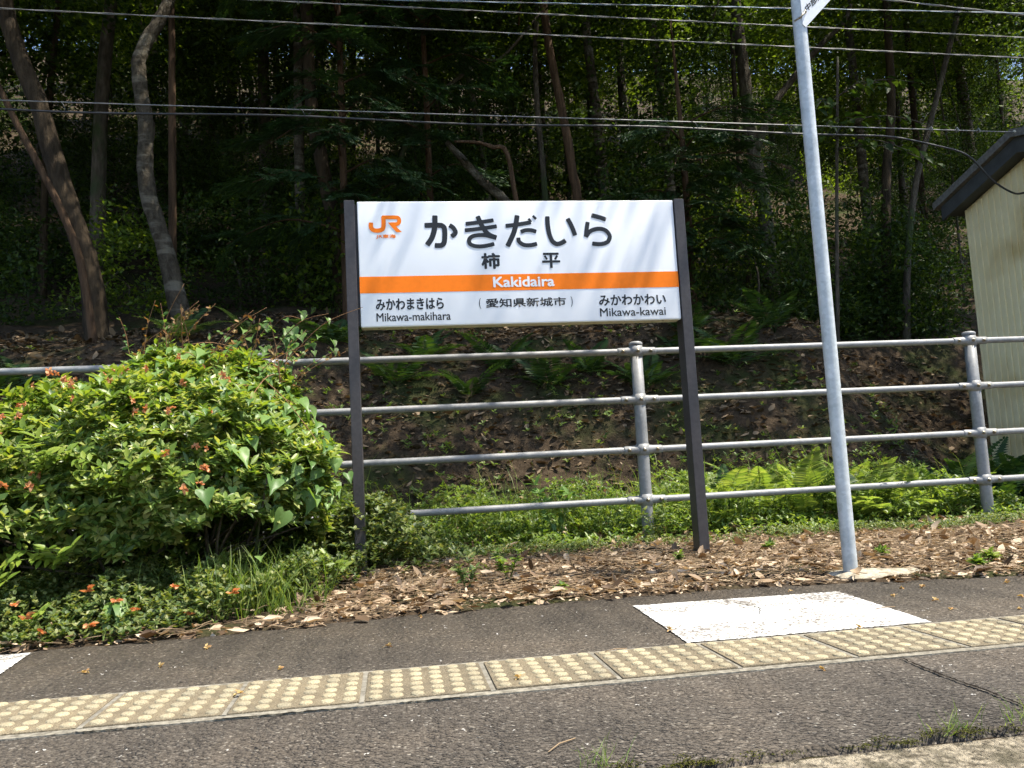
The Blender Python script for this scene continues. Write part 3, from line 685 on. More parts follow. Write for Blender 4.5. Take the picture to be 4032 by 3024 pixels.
def build_cable():
    Y = 6.2
    A0, A1 = np.array((-6.5, Y, 3.46)), np.array((5.42, Y, 3.20))
    # messenger strand with the black service cable hung under it
    t = np.linspace(0, 1, 90)[:, None]; P = A0 + (A1 - A0) * t
    inv = Matrix.Translation(tuple(-A1))
    s = empty("messenger_wire", tuple(A1), "straight steel messenger wire running to the insulator on the shed", "wire")
    o = link("strand", np_mesh("strand", *tube_arrays(P, .0050, 7), True), 'wire', s); o.matrix_parent_inverse = inv
    o = link("insulator", np_mesh("insulator", *tube_arrays([(5.40, Y, 3.195), (5.415, Y, 3.197), (5.43, Y, 3.199), (5.445, Y, 3.2), (5.46, Y, 3.202), (5.49, Y, 3.204)], [.022, .036, .026, .038, .028, .036], 14), True), 'porcelain', s); o.matrix_parent_inverse = inv
    for x in (4.62, 4.86, 5.06):
        z = np.interp(x, [A0[0], A1[0]], [A0[2], A1[2]])
        o = link("wire_clip", np_mesh("wire_clip", *tube_arrays([(x, Y - .012, z - .018), (x + .006, Y - .014, z), (x, Y - .006, z + .022), (x - .008, Y + .01, z + .008), (x, Y + .008, z - .016)], .006, 6), True), 'wire', s); o.matrix_parent_inverse = inv
    def zm(x): return np.interp(x, [A0[0], A1[0]], [A0[2], A1[2]])
    pts = [(x, Y, zm(x) - .062 - .012 * math.sin(x * 2.2)) for x in np.linspace(-6.5, 3.9, 24)] + [(4.25, Y, zm(4.25) - .075), (4.62, Y, zm(4.62) - .135), (4.92, Y - .01, 2.99), (5.12, Y - .01, 2.78), (5.28, Y - .02, 2.665), (5.42, Y + .02, 2.665), (5.56, Y + .02, 2.73), (5.585, Y, 2.9)]
    c = empty("service_cable", (5.585, Y, 2.9), "black cable hung under the messenger wire and looping down to the shed", "cable"); invc = Matrix.Translation((-5.585, -Y, -2.9))
    o = link("sheath", np_mesh("sheath", *tube_arrays(smooth_path(pts, 5), .0085, 8), True), 'cable', c); o.matrix_parent_inverse = invc
    for x in (-2.25, -.55, 1.0, 2.55, 3.35, 3.75):
        z = zm(x); o = link("hanger", np_mesh("hanger", *tube_arrays(smooth_path([(x - .055, Y, z + .006), (x - .02, Y - .012, z - .012), (x, Y - .012, z - .06), (x + .012, Y + .012, z - .075), (x + .02, Y + .01, z - .04), (x + .06, Y, z + .006)], 3), .0026, 5), True), 'cable', c); o.matrix_parent_inverse = invc
build_cable()


# ------------------------------------------------------------------ leaf masses
def clump_leaves(centers, per, sig, L, W, tpl='rhomb', r=None, droop=0.0, upb=0.8):
    r = r or rng; centers = np.asarray(centers, float); N = len(centers) * per
    off = r.normal(size=(N, 3)); off *= (r.random((N, 1)) ** .4) / (np.linalg.norm(off, axis=1, keepdims=True) + 1e-6) * sig
    off[:, 2] *= .7
    P = np.repeat(centers, per, 0) + off
    d = unit(off) * .7 + rdir(N, r); d[:, 2] = d[:, 2] * .6 - droop
    nrm = rdir(N, r) * .8; nrm[:, 2] += upb
    return leaves(tpl, P, d, nrm, r.uniform(L * .65, L * 1.2, N), r.uniform(W * .7, W * 1.15, N))
def ell_points(n, radii, r, shell=.55):
    d = unit(r.normal(size=(n, 3))); rr = shell + (1 - shell) * r.random((n, 1)) ** .6
    return d * rr * np.array(radii)
def crown_mesh(name, seed, ncl, per, radii, sig, L, W, mat, tpl='rhomb'):
    r = np.random.default_rng(seed); c = ell_points(ncl, radii, r)
    c = c[(np.sin(c[:, 0] * 2.1 + seed) + np.sin(c[:, 1] * 2.7) + np.sin(c[:, 2] * 2.3 + seed) > -1.3)]
    A = Acc(); A.add(*clump_leaves(c, per, sig, L, W, tpl, r))
    me = A.mesh(name); me.materials.append(MAT[mat]); return me
CROWN = [crown_mesh("crown", 11, 120, 75, (2.1, 2.1, 1.9), .55, .11, .06, 'leaf_wood'), crown_mesh("crown", 12, 110, 75, (1.8, 1.8, 2.6), .5, .10, .05, 'leaf_wood'),
         crown_mesh("crown", 13, 120, 70, (2.3, 2.3, 1.6), .5, .12, .06, 'leaf_bright')]
UNDER = [crown_mesh("crown", 21, 95, 46, (.9, .8, 1.0), .26, .075, .036, 'leaf_wood'), crown_mesh("crown", 22, 90, 46, (1.0, .8, .8), .24, .065, .032, 'leaf_wood'),
         crown_mesh("crown", 23, 80, 44, (.9, .9, .8), .26, .07, .038, 'leaf_bright')]

# main trees, their stems measured in the wood's front rows: path (top to foot), radius, bark, label
TREES = [
 ([[-3.74, 8.6, 5.95], [-3.71, 8.6, 5.54], [-3.66, 8.6, 5.29], [-3.55, 8.6, 4.9], [-3.39, 8.6, 4.49], [-3.27, 8.6, 4.02], [-3.13, 8.6, 3.52], [-2.98, 8.6, 3.03], [-2.89, 8.6, 2.7], [-2.81, 8.6, 1.9]], .10, 'bark1', "stout leaning dark tree at the far left of the wood"),
 ([[-3.75, 8.3, 4.71], [-3.61, 8.3, 4.45], [-3.46, 8.3, 4.12], [-3.24, 8.3, 3.66], [-3.03, 8.3, 3.19], [-2.87, 8.3, 2.69], [-2.72, 8.3, 1.7]], .035, 'bark3', "thin reddish stem leaning against the stout tree at the far left"),
 ([[-2.08, 8.8, 6.0], [-2.24, 8.8, 5.54], [-2.42, 8.8, 5.2], [-2.48, 8.8, 4.95], [-2.45, 8.8, 4.63], [-2.41, 8.8, 4.32], [-2.42, 8.8, 3.85], [-2.38, 8.8, 3.51], [-2.3, 8.8, 3.25], [-2.19, 8.8, 2.82], [-2.0, 8.8, 1.9]], .085, 'bark2', "crooked pale banded trunk curving behind the left bush"),
 ([[-.79, 9.5, 6.65], [-.79, 9.5, 5.86], [-.77, 9.5, 4.79], [-.69, 9.5, 4.31], [-.63, 9.5, 3.92], [-.55, 9.5, 3.45], [-.51, 9.5, 2.97], [-.44, 9.5, 2.0]], .085, 'bark1', "brown trunk just left of the name board"),
 ([[2.14, 10, 7.09], [2.08, 10, 6.57], [2.01, 10, 5.82], [2.0, 10, 5.08], [2.02, 10, 4.47], [2.03, 10, 3.9], [2.0, 10, 2.1]], .038, 'bark4', "slim straight trunk above the middle of the name board"),
 ([[2.04, 9.6, 6.83], [2.07, 9.6, 6.33], [2.11, 9.6, 5.73], [2.19, 9.6, 5.13], [2.27, 9.6, 4.55], [2.31, 9.6, 4.08], [2.35, 9.6, 3.76], [2.4, 9.6, 2.0]], .058, 'bark3', "reddish brown trunk leaning above the middle of the name board"),
 ([[1.21, 11.5, 7.83], [1.13, 11.5, 6.58], [1.12, 11.5, 5.89], [1.05, 11.5, 5.12], [1.01, 11.5, 2.6]], .04, 'bark2', "slender pale trunk above the left half of the name board"),
 ([[5.05, 10.5, 7.53], [5.03, 10.5, 6.58], [5.06, 10.5, 6.0], [5.07, 10.5, 5.43], [5.1, 10.5, 4.68], [5.18, 10.5, 4.12], [5.2, 10.5, 2.2]], .095, 'bark4', "forked mossy trunk just left of the steel pole"),
 ([[7.07, 10, 7.29], [6.97, 10, 6.36], [6.92, 10, 5.41], [6.83, 10, 4.76], [6.71, 10, 4.13], [6.48, 10, 2.0]], .06, 'bark1', "dark upright trunk right of the steel pole"),
 ([[7.74, 9.5, 6.45], [7.52, 9.5, 5.9], [7.11, 9.5, 4.82], [6.79, 9.5, 3.95], [6.57, 9.5, 3.0], [6.43, 9.5, 1.9]], .04, 'bark4', "thin trunk slanting up to the right near the shed roof"),
]
# clumps of the overhanging canopy, thinned where the photograph has sunlight on the ground
def canopy():
    n = 5200
    P = np.stack([U(-6, 13, n), U(3.0, 10.0, n), U(6.0, 9.6, n)], 1)
    k = P[:, 2] / SUN.z
    xs = P[:, 0] - SUN.x * k; ys = P[:, 1] - SUN.y * k         # where its shadow meets the platform level
    pr = np.interp(ys, [4.9, 5.9, 6.35, 6.8, 11], [.018, .03, .15, .31, .40])
    pr = np.where(ys < 4.9, .012, pr)
    pr = np.where((xs > -1.5) & (xs < 1.2) & (ys > 4.4) & (ys < 5.1), .125, pr)          # dappled light on the name board
    pr = np.where((xs > -.3) & (xs < 1.9) & (ys > 4.0) & (ys <= 4.4), .11, pr)
    pr = np.where((xs < .9) & (ys > 5.1) & (ys < 6.3), .055, pr)
    lit = ((xs - 3.0) / 1.3) ** 2 + ((ys - 5.6) / .9) ** 2 < 1
    pr = np.where(lit, 0, pr)
    pr = np.where(((xs - .95) / .55) ** 2 + ((ys - 6.75) / .5) ** 2 < 1, .05, pr)          # a shaft of light on the bank
    pr = np.where(ys < 3.9, 0, pr)
    pr = np.where((xs < -.7) & (ys < 4.9), 0, pr)
    return P[rng.random(n) < pr]
def build_trees():
    CP = canopy(); heads = np.array([t[0][0] for t in TREES])
    own = np.argmin(np.linalg.norm((CP[:, None, :2] - heads[None, :, :2]) * (1, .25), axis=2) + np.where(np.array([t[1] for t in TREES]) < .05, 1.2, 0)[None], axis=1)
    for i, (path, r, bark, label) in enumerate(TREES):
        foot = path[-1]; s = empty("tree", (foot[0], foot[1], float(zg(foot[0], foot[1]))), label, "tree", "trees along the front of the wood")
        inv = Matrix.Translation(-s.location)
        top = np.array(path[0]); lean = unit((top - np.array(path[1]))[None])[0]
        full = [top + lean * 2.6 + np.array((0, -.9, .6)), top + lean * 1.2 + np.array((0, -.3, .1))] + path + [[foot[0], foot[1], float(zg(foot[0], foot[1])) - .25]]
        rad = np.interp(np.linspace(0, 1, len(full)), [0, .25, .85, 1], [r * .35, r * .8, r * 1.05, r * 1.5])
        o = tube("trunk", full, rad, bark, s, 12, 5, .05, i); o.matrix_parent_inverse = inv
        c = CP[own == i]
        if len(c) < 6: c = np.concatenate([c, top + lean * 2 + rng.normal(size=(14, 3)) * (.7, .7, .5)])
        A = Acc(); A.add(*clump_leaves(c, 82, .46, .10, .055))
        o = link("crown", A.mesh("crown"), 'leaf_wood', s); o.matrix_parent_inverse = inv
        A = Acc()                                   # limbs from the stem head to some of its leaf clumps
        hd = np.array(full[1])
        for p in c[rng.permutation(len(c))[:min(9, len(c))]]:
            mid = hd * .5 + p * .5 + rng.normal(size=3) * .25; A.add(*tube_arrays(smooth_path([hd, mid, p], 4), np.linspace(r * .45, .012, 9), 6))
        o = link("limb", A.mesh("limb", True), bark, s); o.matrix_parent_inverse = inv
        if 'forked' in label:
            o = tube("fork", [[5.12, 10.45, 4.75], [5.21, 10.4, 4.98], [5.47, 10.4, 5.46], [5.77, 10.4, 5.81], [6.18, 10.4, 6.26], [6.64, 10.4, 6.72], [6.73, 10.4, 7.26]], np.linspace(.06, .03, 7), bark, s, 10, 4, .05, 77); o.matrix_parent_inverse = inv
    # leaning dead wood
    def lone(name, pts, rad, mat, label, cat, leafy=False):
        s = empty(name, tuple(pts[0]), label, cat); inv = Matrix.Translation(tuple(-np.array(pts[0])))
        o = tube("trunk" if cat == "tree" else "stem", pts, rad, mat, s, 9, 5, .05, 5); o.matrix_parent_inverse = inv; return s
    lone("fallen_log", [[1.95, 9.0, 2.2], [1.72, 9.0, 3.06], [1.36, 9.0, 3.56], [1.15, 9.0, 3.76], [.95, 9.0, 3.99], [.74, 9.0, 4.24]], [.06, .06, .055, .05, .045, .03], 'bark2', "mossy dead log leaning above the name board's top edge", "log")
    lone("dead_branch", [[1.95, 8.8, 2.1], [1.5, 8.7, 3.2], [1.36, 8.6, 3.94], [1.2, 8.6, 4.02], [1.04, 8.6, 4.07], [.79, 8.6, 4.08]], [.03, .028, .026, .024, .02, .012], 'bark3', "bare bent dead branch above the left half of the name board", "branch")
    s = lone("leaning_tree", [[-.1, 10.1, 2.2], [.05, 9.9, 3.6], [.32, 9.8, 4.56], [.66, 9.8, 5.09], [.97, 9.8, 5.38], [1.3, 9.8, 5.62], [1.59, 9.8, 5.71], [2.3, 9.9, 6.6]], np.linspace(.035, .015, 8), 'bark4', "thin bare tree arching to the right above the name board", "tree")
build_trees()

def build_wood():
    # slender trees deeper in the wood
    k = 0; spots = []
    while len(spots) < 140 and k < 12000:
        k += 1
        y = 10.6 + 30 * rng.random() ** 1.3; x = U(-.62, 1.08) * y + rng.normal() * .5
        if all((x - a) ** 2 + (y - b) ** 2 > (.35 + .03 * y) ** 2 for a, b in spots): spots.append((x, y))
    for i, (x, y) in enumerate(spots):
        z = float(zg(x, y)); s = empty("tree", (x, y, z), "slender tree deep in the shade of the wood", "tree", "slender trees deep in the wood")
        h = U(7, 11); r = U(.03, .085); lx, ly = rng.normal(size=2) * .45
        pts = [(0, 0, -.3), (lx * .1, ly * .1, h * .25), (lx * .45, ly * .3, h * .5), (lx * .7, ly * .8, h * .78), (lx, ly, h)]
        tube("trunk", pts, [r * 1.3, r * 1.05, r * .9, r * .7, r * .3], ['bark1', 'bark4', 'bark2', 'bark4'][i % 4], s, 8, 3, .04, i)
        if i % 4: c = link("crown", CROWN[2 if i % 3 else 0], None, s, (lx * .4, ly * .4, h * U(.38, .55))); c.rotation_euler = (0, 0, U(0, 6.3)); sc = U(.6, .95); c.scale = (sc, sc, sc)
        c = link("crown", CROWN[[0, 1, 0, 2, 2][i % 5]], None, s, (lx * .8, ly * .8, h * U(.75, .95))); c.rotation_euler = (U(-.2, .2), U(-.2, .2), U(0, 6.3)); sc = U(.8, 1.15); c.scale = (sc, sc, sc * U(.85, 1.3))
    # saplings and undergrowth shrubs, leafy from the ground
    spots = [(U(-.55, .95) * y, y) for y in np.concatenate([U(9.7, 10.6, 10), U(10.8, 14, 38), U(14, 30, 90)])]
    spots += [(-4.4, 9.6), (-3.2, 9.9), (3.4, 9.6), (4.4, 9.4), (5.4, 9.8), (1.25, 12.0), (1.75, 12.7), (.7, 12.5), (1.5, 13.6)]
    for i, (x, y) in enumerate(spots):
        if abs(x - 1.0) < 1.0 and y < 9: continue
        z = float(zg(x, y)); h = (U(.5, 5.2) if i % 2 else U(.4, 1.6)) if y > 10.3 else U(.3, .9); s = empty("sapling", (x, y, z), "leafy sapling in the dim undergrowth of the wood", "sapling", "saplings in the undergrowth")
        tube("stem", [(0, 0, -.2), (rng.normal() * .06, rng.normal() * .06, h * .5), (rng.normal() * .15, rng.normal() * .15, h)], [.02, .016, .008], 'bark4', s, 6, 3)
        c = link("crown", UNDER[[0, 1, 0, 1, 2][i % 5]], None, s, (0, 0, h * .92)); c.rotation_euler = (U(-.3, .3), U(-.3, .3), U(0, 6.3)); sc = U(.65, 1.25); c.scale = (sc, sc, sc * U(.9, 1.35))
        if h > 2.4:
            c = link("crown", UNDER[i % 2], None, s, (rng.normal() * .2, rng.normal() * .2, h * .5)); c.rotation_euler = (0, 0, U(0, 6.3)); sc = U(.5, .85); c.scale = (sc, sc, sc)
build_wood()

# ------------------------------------------------------------------ conifer boughs and other foliage hanging at the wood's edge
def spray_mesh(name, seed, mat, n=9, length=.42):
    """one flat scale-leaved conifer spray, drooping"""
    r = np.random.default_rng(seed); A = Acc(); P = []; D = []; Ls = []
    for i in range(n * 2):
        t = (i // 2 + 1) / (n + 1); side = 1 if i % 2 else -1
        base = np.array([0, t * length, -.22 * t * t * length]); ln = length * .5 * (1 - t * .75)
        d = unit(np.array([[side * 1.0, .75, -.15 + r.normal() * .1]]))[0]
        for q in range(6):
            u = (q + .5) / 6; P.append(base + d * ln * u); D.append(d * .6 + np.array([(-1) ** q * side * .5, .5, -.2]) * .8); Ls.append(.075 * (1.1 - u * .5))
    P = np.array(P); D = np.array(D); Ls = np.array(Ls); nn = np.tile([0, 0, 1.0], (len(P), 1)) + r.normal(size=(len(P), 3)) * .25
    A.add(*leaves('rhomb', P, D, nn, Ls, Ls * .34, .5))
    A.add(*tube_arrays([(0, 0, 0), (0, length * .5, -.05 * length), (0, length, -.22 * length)], [.004, .003, .001], 4))
    me = A.mesh(name); me.materials.append(MAT[mat]); return me
SPRAY = [spray_mesh("spray", 40 + i, 'leaf_hinoki') for i in range(3)]
def conifer(foot, h, label, boughs):
    s = empty("conifer", (foot[0], foot[1], float(zg(*foot))), label, "tree")
    tube("trunk", [(0, 0, -.2), (.02, 0, h * .5), (0, .03, h)], [.05, .035, .01], 'bark3', s, 9, 3, .04)
    for (bz, az_, ln, n) in boughs:
        d = np.array([math.cos(az_), math.sin(az_), 0]); P = smooth_path([(0, 0, bz), d * ln * .5 + (0, 0, bz + .08), d * ln + (0, 0, bz - .22)], 5)
        V, T = tube_arrays(P, np.linspace(.014, .004, len(P)), 5); b = link("bough", np_mesh("bough", V, T, True), 'bark3', s)
        for k in range(n):
            t = .2 + .8 * (k + rng.random()) / n; p = P[min(int(t * (len(P) - 1)), len(P) - 1)] + rng.normal(size=3) * .03
            o = link("spray", SPRAY[k % 3], None, b, tuple(p)); sd_ = (1 if k % 2 else -1) * U(.25, 1.1)
            o.rotation_euler = Euler((U(-.5, .1), U(-.3, .3), az_ - math.pi / 2 + sd_)); sc = U(.7, 1.25); o.scale = (sc, sc, sc)
def bough_set(z0, z1, n, a0=-2.9, a1=-.2):
    return [(z0 + (z1 - z0) * (i + .5) / n, a0 + (a1 - a0) * ((i * .618) % 1), U(.75, 1.25), 11) for i in range(n)]
conifer((-.42, 8.9), 5.2, "dark green conifer with feathery drooping sprays left of the name board", bough_set(.9, 4.4, 17))
conifer((.55, 9.6), 5.4, "dark green conifer with feathery sprays behind the left half of the name board", bough_set(.7, 4.6, 14))
conifer((3.6, 9.3), 3.6, "low dark conifer behind the right end of the name board", bough_set(.4, 2.3, 12))
conifer((-2.25, 9.15), 6.4, "conifer whose sprays hang into the top left of the picture", [(5.0 + .16 * i, -1.9 + .5 * i, .75, 9) for i in range(4)])
def big_leaf_branch():
    root = (4.55, 7.9); s = empty("broadleaf_sapling", (root[0], root[1], float(zg(*root))), "sapling with large drooping leaves right of the steel pole", "sapling")
    z0 = float(zg(*root)); H = 4.6 - z0
    tube("stem", [(0, 0, -.2), (.1, -.1, H * .5), (.15, -.3, H)], [.022, .018, .012], 'bark4', s, 7, 4)
    tv, tf = TPL['leaf']
    me = np_mesh("leaf", tv * (.085, .155, .155), tf, True); me.materials.append(MAT['leaf_wood'])
    for b in range(9):
        a = U(-3.0, .3); st = np.array((.12, -.2, H * U(.55, 1.0))); d = np.array([math.cos(a), math.sin(a), U(-.5, .25)]); ln = U(.5, .95)
        P = smooth_path([st, st + d * ln * .5 + (0, 0, .05), st + d * ln + (0, 0, -.12)], 4); V, T = tube_arrays(P, np.linspace(.008, .003, len(P)), 5)
        br = link("twig", np_mesh("twig", V, T, True), 'bark4', s)
        for k in range(11):
            p = P[min(len(P) - 1, 2 + int(k / 11 * (len(P) - 2)))] + rng.normal(size=3) * .02
            o = link("leaf", me, None, br, tuple(p)); o.rotation_euler = Euler((U(-1.0, -.2), U(-.5, .5), a - math.pi / 2 + (1 if k % 2 else -1) * U(.3, 1.2))); sc = U(.7, 1.15); o.scale = (sc, sc, sc)
big_leaf_branch()

# ------------------------------------------------------------------ ferns
def frond_mesh(name, seed, mat, L=.55, pairs=17, wid=.16):
    r = np.random.default_rng(seed); A = Acc(); P = []; D = []; Ls = []
    for i in range(pairs):
        t = .14 + .86 * i / pairs; y = L * t; z = L * (.42 * t - .52 * t * t); ln = wid * math.sin(min(1, (1 - t) * 1.25 + .05) * math.pi / 2) * (.65 + .35 * min(1, t * 4))
        for sgn in (-1, 1): P.append((0, y, z)); D.append((sgn, .38, -.12 + r.normal() * .05)); Ls.append(ln)
    P, D, Ls = np.array(P), np.array(D), np.array(Ls)
    A.add(*leaves('leaf', P, D, np.tile([0, 0, 1.0], (len(P), 1)) + r.normal(size=(len(P), 3)) * .15, Ls, np.maximum(.012, L / pairs * .92), .35))
    A.add(*tube_arrays([(0, L * t, L * (.42 * t - .52 * t * t)) for t in np.linspace(0, 1, 7)], np.linspace(.0035, .001, 7), 4))
    me = A.mesh(name); me.materials.append(MAT[mat]); return me
FR = [frond_mesh("frond", 60 + i, 'fern', .46 + .06 * i, 24 + i, .115 + .015 * i) for i in range(3)] + [frond_mesh("frond", 64, 'fern_dark', .5, 24, .12)]
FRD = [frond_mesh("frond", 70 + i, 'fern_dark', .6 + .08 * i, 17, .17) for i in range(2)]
def fern(x, y, label, group, meshes, n=8, sc=1.0, a0=0, a1=6.283, tilt=(.25, .95)):
    s = empty("fern", (x, y, float(zg(x, y)) - .01), label, "fern", group)
    for k in range(n):
        o = link("frond", meshes[k % len(meshes)], None, s, (0, 0, .02)); a = a0 + (a1 - a0) * (k + U(-.3, .3)) / n
        o.rotation_euler = Euler((U(*tilt), U(-.2, .2), a)); q = sc * U(.7, 1.12); o.scale = (q, q, q)
fi = 0
for x, y in [(2.35, 5.75), (2.62, 5.55), (2.72, 6.0), (2.98, 5.72), (3.05, 6.12), (3.28, 5.5), (3.35, 5.9), (3.55, 6.2), (3.66, 5.65), (3.85, 5.95), (2.1, 6.05), (3.95, 5.55), (4.2, 5.85), (2.45, 6.2), (3.15, 5.38), (2.85, 5.5), (3.5, 5.45), (3.2, 6.25), (2.3, 5.5)]:
    fern(x, y, "bright green fern in the sunny clump behind the fence near the steel pole", "ferns in the sunny clump", FR, 12, U(.7, 1.05), tilt=(.35, 1.15))
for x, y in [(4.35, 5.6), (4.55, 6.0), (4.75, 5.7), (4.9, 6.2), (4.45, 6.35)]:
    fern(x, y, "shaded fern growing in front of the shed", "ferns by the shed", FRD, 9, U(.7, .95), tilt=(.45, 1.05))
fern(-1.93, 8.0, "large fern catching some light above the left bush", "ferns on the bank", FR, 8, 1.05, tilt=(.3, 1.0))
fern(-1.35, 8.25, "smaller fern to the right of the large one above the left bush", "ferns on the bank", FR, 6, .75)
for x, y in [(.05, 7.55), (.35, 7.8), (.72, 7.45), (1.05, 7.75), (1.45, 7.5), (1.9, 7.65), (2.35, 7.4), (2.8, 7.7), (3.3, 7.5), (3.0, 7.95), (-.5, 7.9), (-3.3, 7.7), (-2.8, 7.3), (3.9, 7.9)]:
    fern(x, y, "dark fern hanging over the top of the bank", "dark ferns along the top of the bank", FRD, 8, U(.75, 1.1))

# ------------------------------------------------------------------ the clipped bush at the left with its vine
EL = [((-1.16, 4.20, .54), (.84, .74, .53)), ((-2.0, 4.05, .40), (.92, .85, .43)), ((-.70, 4.30, .48), (.38, .50, .52)), ((-1.00, 4.48, .84), (.52, .44, .38))]
def in_ell(P, skip=-1, s=1.0):
    m = np.zeros(len(P), bool)
    for i, (c, r) in enumerate(EL):
        if i != skip: m |= ((((P - c) / (np.array(r) * s)) ** 2).sum(1) < 1)
    return m
def bush_points(n, depth, s=1.0):
    out = []; nor = []
    while sum(map(len, out)) < n:
        i = rng.choice(len(EL), p=[.42, .28, .16, .14]); c, r = EL[i]; d = rdir(400); fine = np.sin(d[:, 0] * 19 + i) * np.sin(d[:, 2] * 17 + 1) + .7 * np.sin(d[:, 1] * 23 + 2 * i) * np.sin(d[:, 2] * 29); lump = 1 + .06 * np.sin(d[:, 0] * 9 + i) * np.sin(d[:, 2] * 8) + .055 * fine
        P = np.array(c) + d * np.array(r) * (lump * (1 - depth * rng.random(400) ** 2) * s)[:, None]
        k = (rng.random(400) < .62 + .4 * fine) & ~in_ell(P, i, .93) & (P[:, 2] > .33 + .07 * np.sin(P[:, 0] * 7) - .14 * (P[:, 0] < -1.75) - .12 * (P[:, 1] > 4.3) - .2 * (P[:, 1] > 4.5)) & (P[:, 1] < 5.05) & (P[:, 0] > -2.9); out.append(P[k]); nor.append(unit(d / np.array(r))[k])
    return np.concatenate(out)[:n], np.concatenate(nor)[:n]
def shoots(P, N, nl, L, W, tpl='leaf', up=.65, spread=.9):
    n = len(P); ax = unit(N * .8 + (0, 0, up) + rdir(n) * .45); a = unit(np.cross(ax, rdir(n))); b = np.cross(ax, a)
    VV = Acc()
    for k in range(nl):
        t = k / nl * 6.283 + rng.random(n) * .8; rad = np.cos(t)[:, None] * a + np.sin(t)[:, None] * b
        d = unit(rad * spread + ax * rng.uniform(.15, 1.0, (n, 1))); VV.add(*leaves(tpl, P + ax * rng.uniform(-.012, .012, (n, 1)), d, ax + rdir(n) * .2, rng.uniform(L * .7, L * 1.2, n), rng.uniform(W * .8, W * 1.2, n), .6))
    return VV
def build_bush():
    s = empty("azalea_bush", (-1.12, 4.2, 0), "rounded leafy azalea bush with withered orange flowers left of the sign", "bush"); inv = Matrix.Translation((1.12, -4.2, 0))
    P, N = bush_points(5000, .16); A = shoots(P, N, 7, .046, .0185, 'leaf', 1.15, 1.0)
    P2, N2 = bush_points(4200, .5); B = shoots(P2, N2, 6, .052, .026, 'rhomb', 1.0)
    A.add(np.concatenate(B.V), np.concatenate([t for t in B.T]))
    o = link("foliage", A.mesh("foliage"), 'leaf_azalea', s); o.matrix_parent_inverse = inv
    P3_, N3_ = bush_points(330, .03, 1.03); k3 = (P3_[:, 2] > .55); D = shoots(P3_[k3], N3_[k3], 5, .066, .028, 'leaf', 1.0, 1.0)
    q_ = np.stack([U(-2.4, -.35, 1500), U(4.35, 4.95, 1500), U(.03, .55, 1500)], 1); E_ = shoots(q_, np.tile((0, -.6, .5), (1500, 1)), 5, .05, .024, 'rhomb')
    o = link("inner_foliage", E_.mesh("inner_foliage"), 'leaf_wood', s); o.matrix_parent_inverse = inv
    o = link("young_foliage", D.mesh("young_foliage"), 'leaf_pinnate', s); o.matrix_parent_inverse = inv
    A = Acc()
    for i in range(60):
        a = np.array((U(-1.9, -.7), U(4.05, 4.6), -.03)); p, _ = bush_points(1, .3); m = a * .45 + p[0] * .55 + rng.normal(size=3) * .06; A.add(*tube_arrays(smooth_path([a, m, p[0]], 4), np.linspace(.009, .003, 9), 5))
    o = link("branches", A.mesh("branches", True), 'bark4', s); o.matrix_parent_inverse = inv
    # withered flowers
    A = Acc()
    for k in range(6):
        t = k / 6 * 6.283; d = np.array([[math.cos(t), math.sin(t), U(-.2, .6)]]); A.add(*leaves('curl', np.zeros((1, 3)), d, np.array([[0, 0, 1.0]]) + rng.normal(size=(1, 3)) * .5, U(.02, .034), .016))
    me = A.mesh("withered_flower"); me.materials.append(MAT['dead_flower'])
    Pf, Nf = bush_points(4500, .02, 1.075); k = (Nf[:, 1] < .2) & (Nf[:, 2] > -.25); Pf = Pf[k & (Pf[:, 0] < -.72) & (Pf[:, 0] > -1.95) & (Nf[:, 1] < -.15) & (Pf[:, 2] > .5)][:64]
    for p in Pf:
        o = link("withered_flower", me, None, s); o.matrix_parent_inverse = inv; o.location = p; o.rotation_euler = (U(0, 6), U(0, 6), U(0, 6)); q = U(.55, 1.05); o.scale = (q, q, q * U(.6, 1.2))
    # thin reddish shoots standing out of the top
    for i in range(30):
        x = U(-1.4, -.45); b = np.array((x, U(4.2, 4.6), 1.14 + .08 * math.sin(x * 3) - max(0, (x + .6)) * .5)); h = U(.14, .34); lean = U(-.06, .3)
        P3 = smooth_path([b, b + (lean * .35, -.02, h * .55), b + (lean * 1.0, -.05, h)], 4); A = Acc(); A.add(*tube_arrays(P3, np.linspace(.0028, .001, len(P3)), 4)); o = link("shoot", A.mesh("shoot"), 'stem_red', s); o.matrix_parent_inverse = inv
        n = 12; t = rng.random(n); Q = P3[(t * (len(P3) - 1)).astype(int)]
        o2 = link("shoot_leaves", np_mesh("shoot_leaves", *leaves('round', Q, rdir(n) + (0, 0, .3), rdir(n) + (0, -.3, .8), U(.018, .036, n), .016)), 'young' if i % 3 else 'leaf_vine', o)
build_bush()
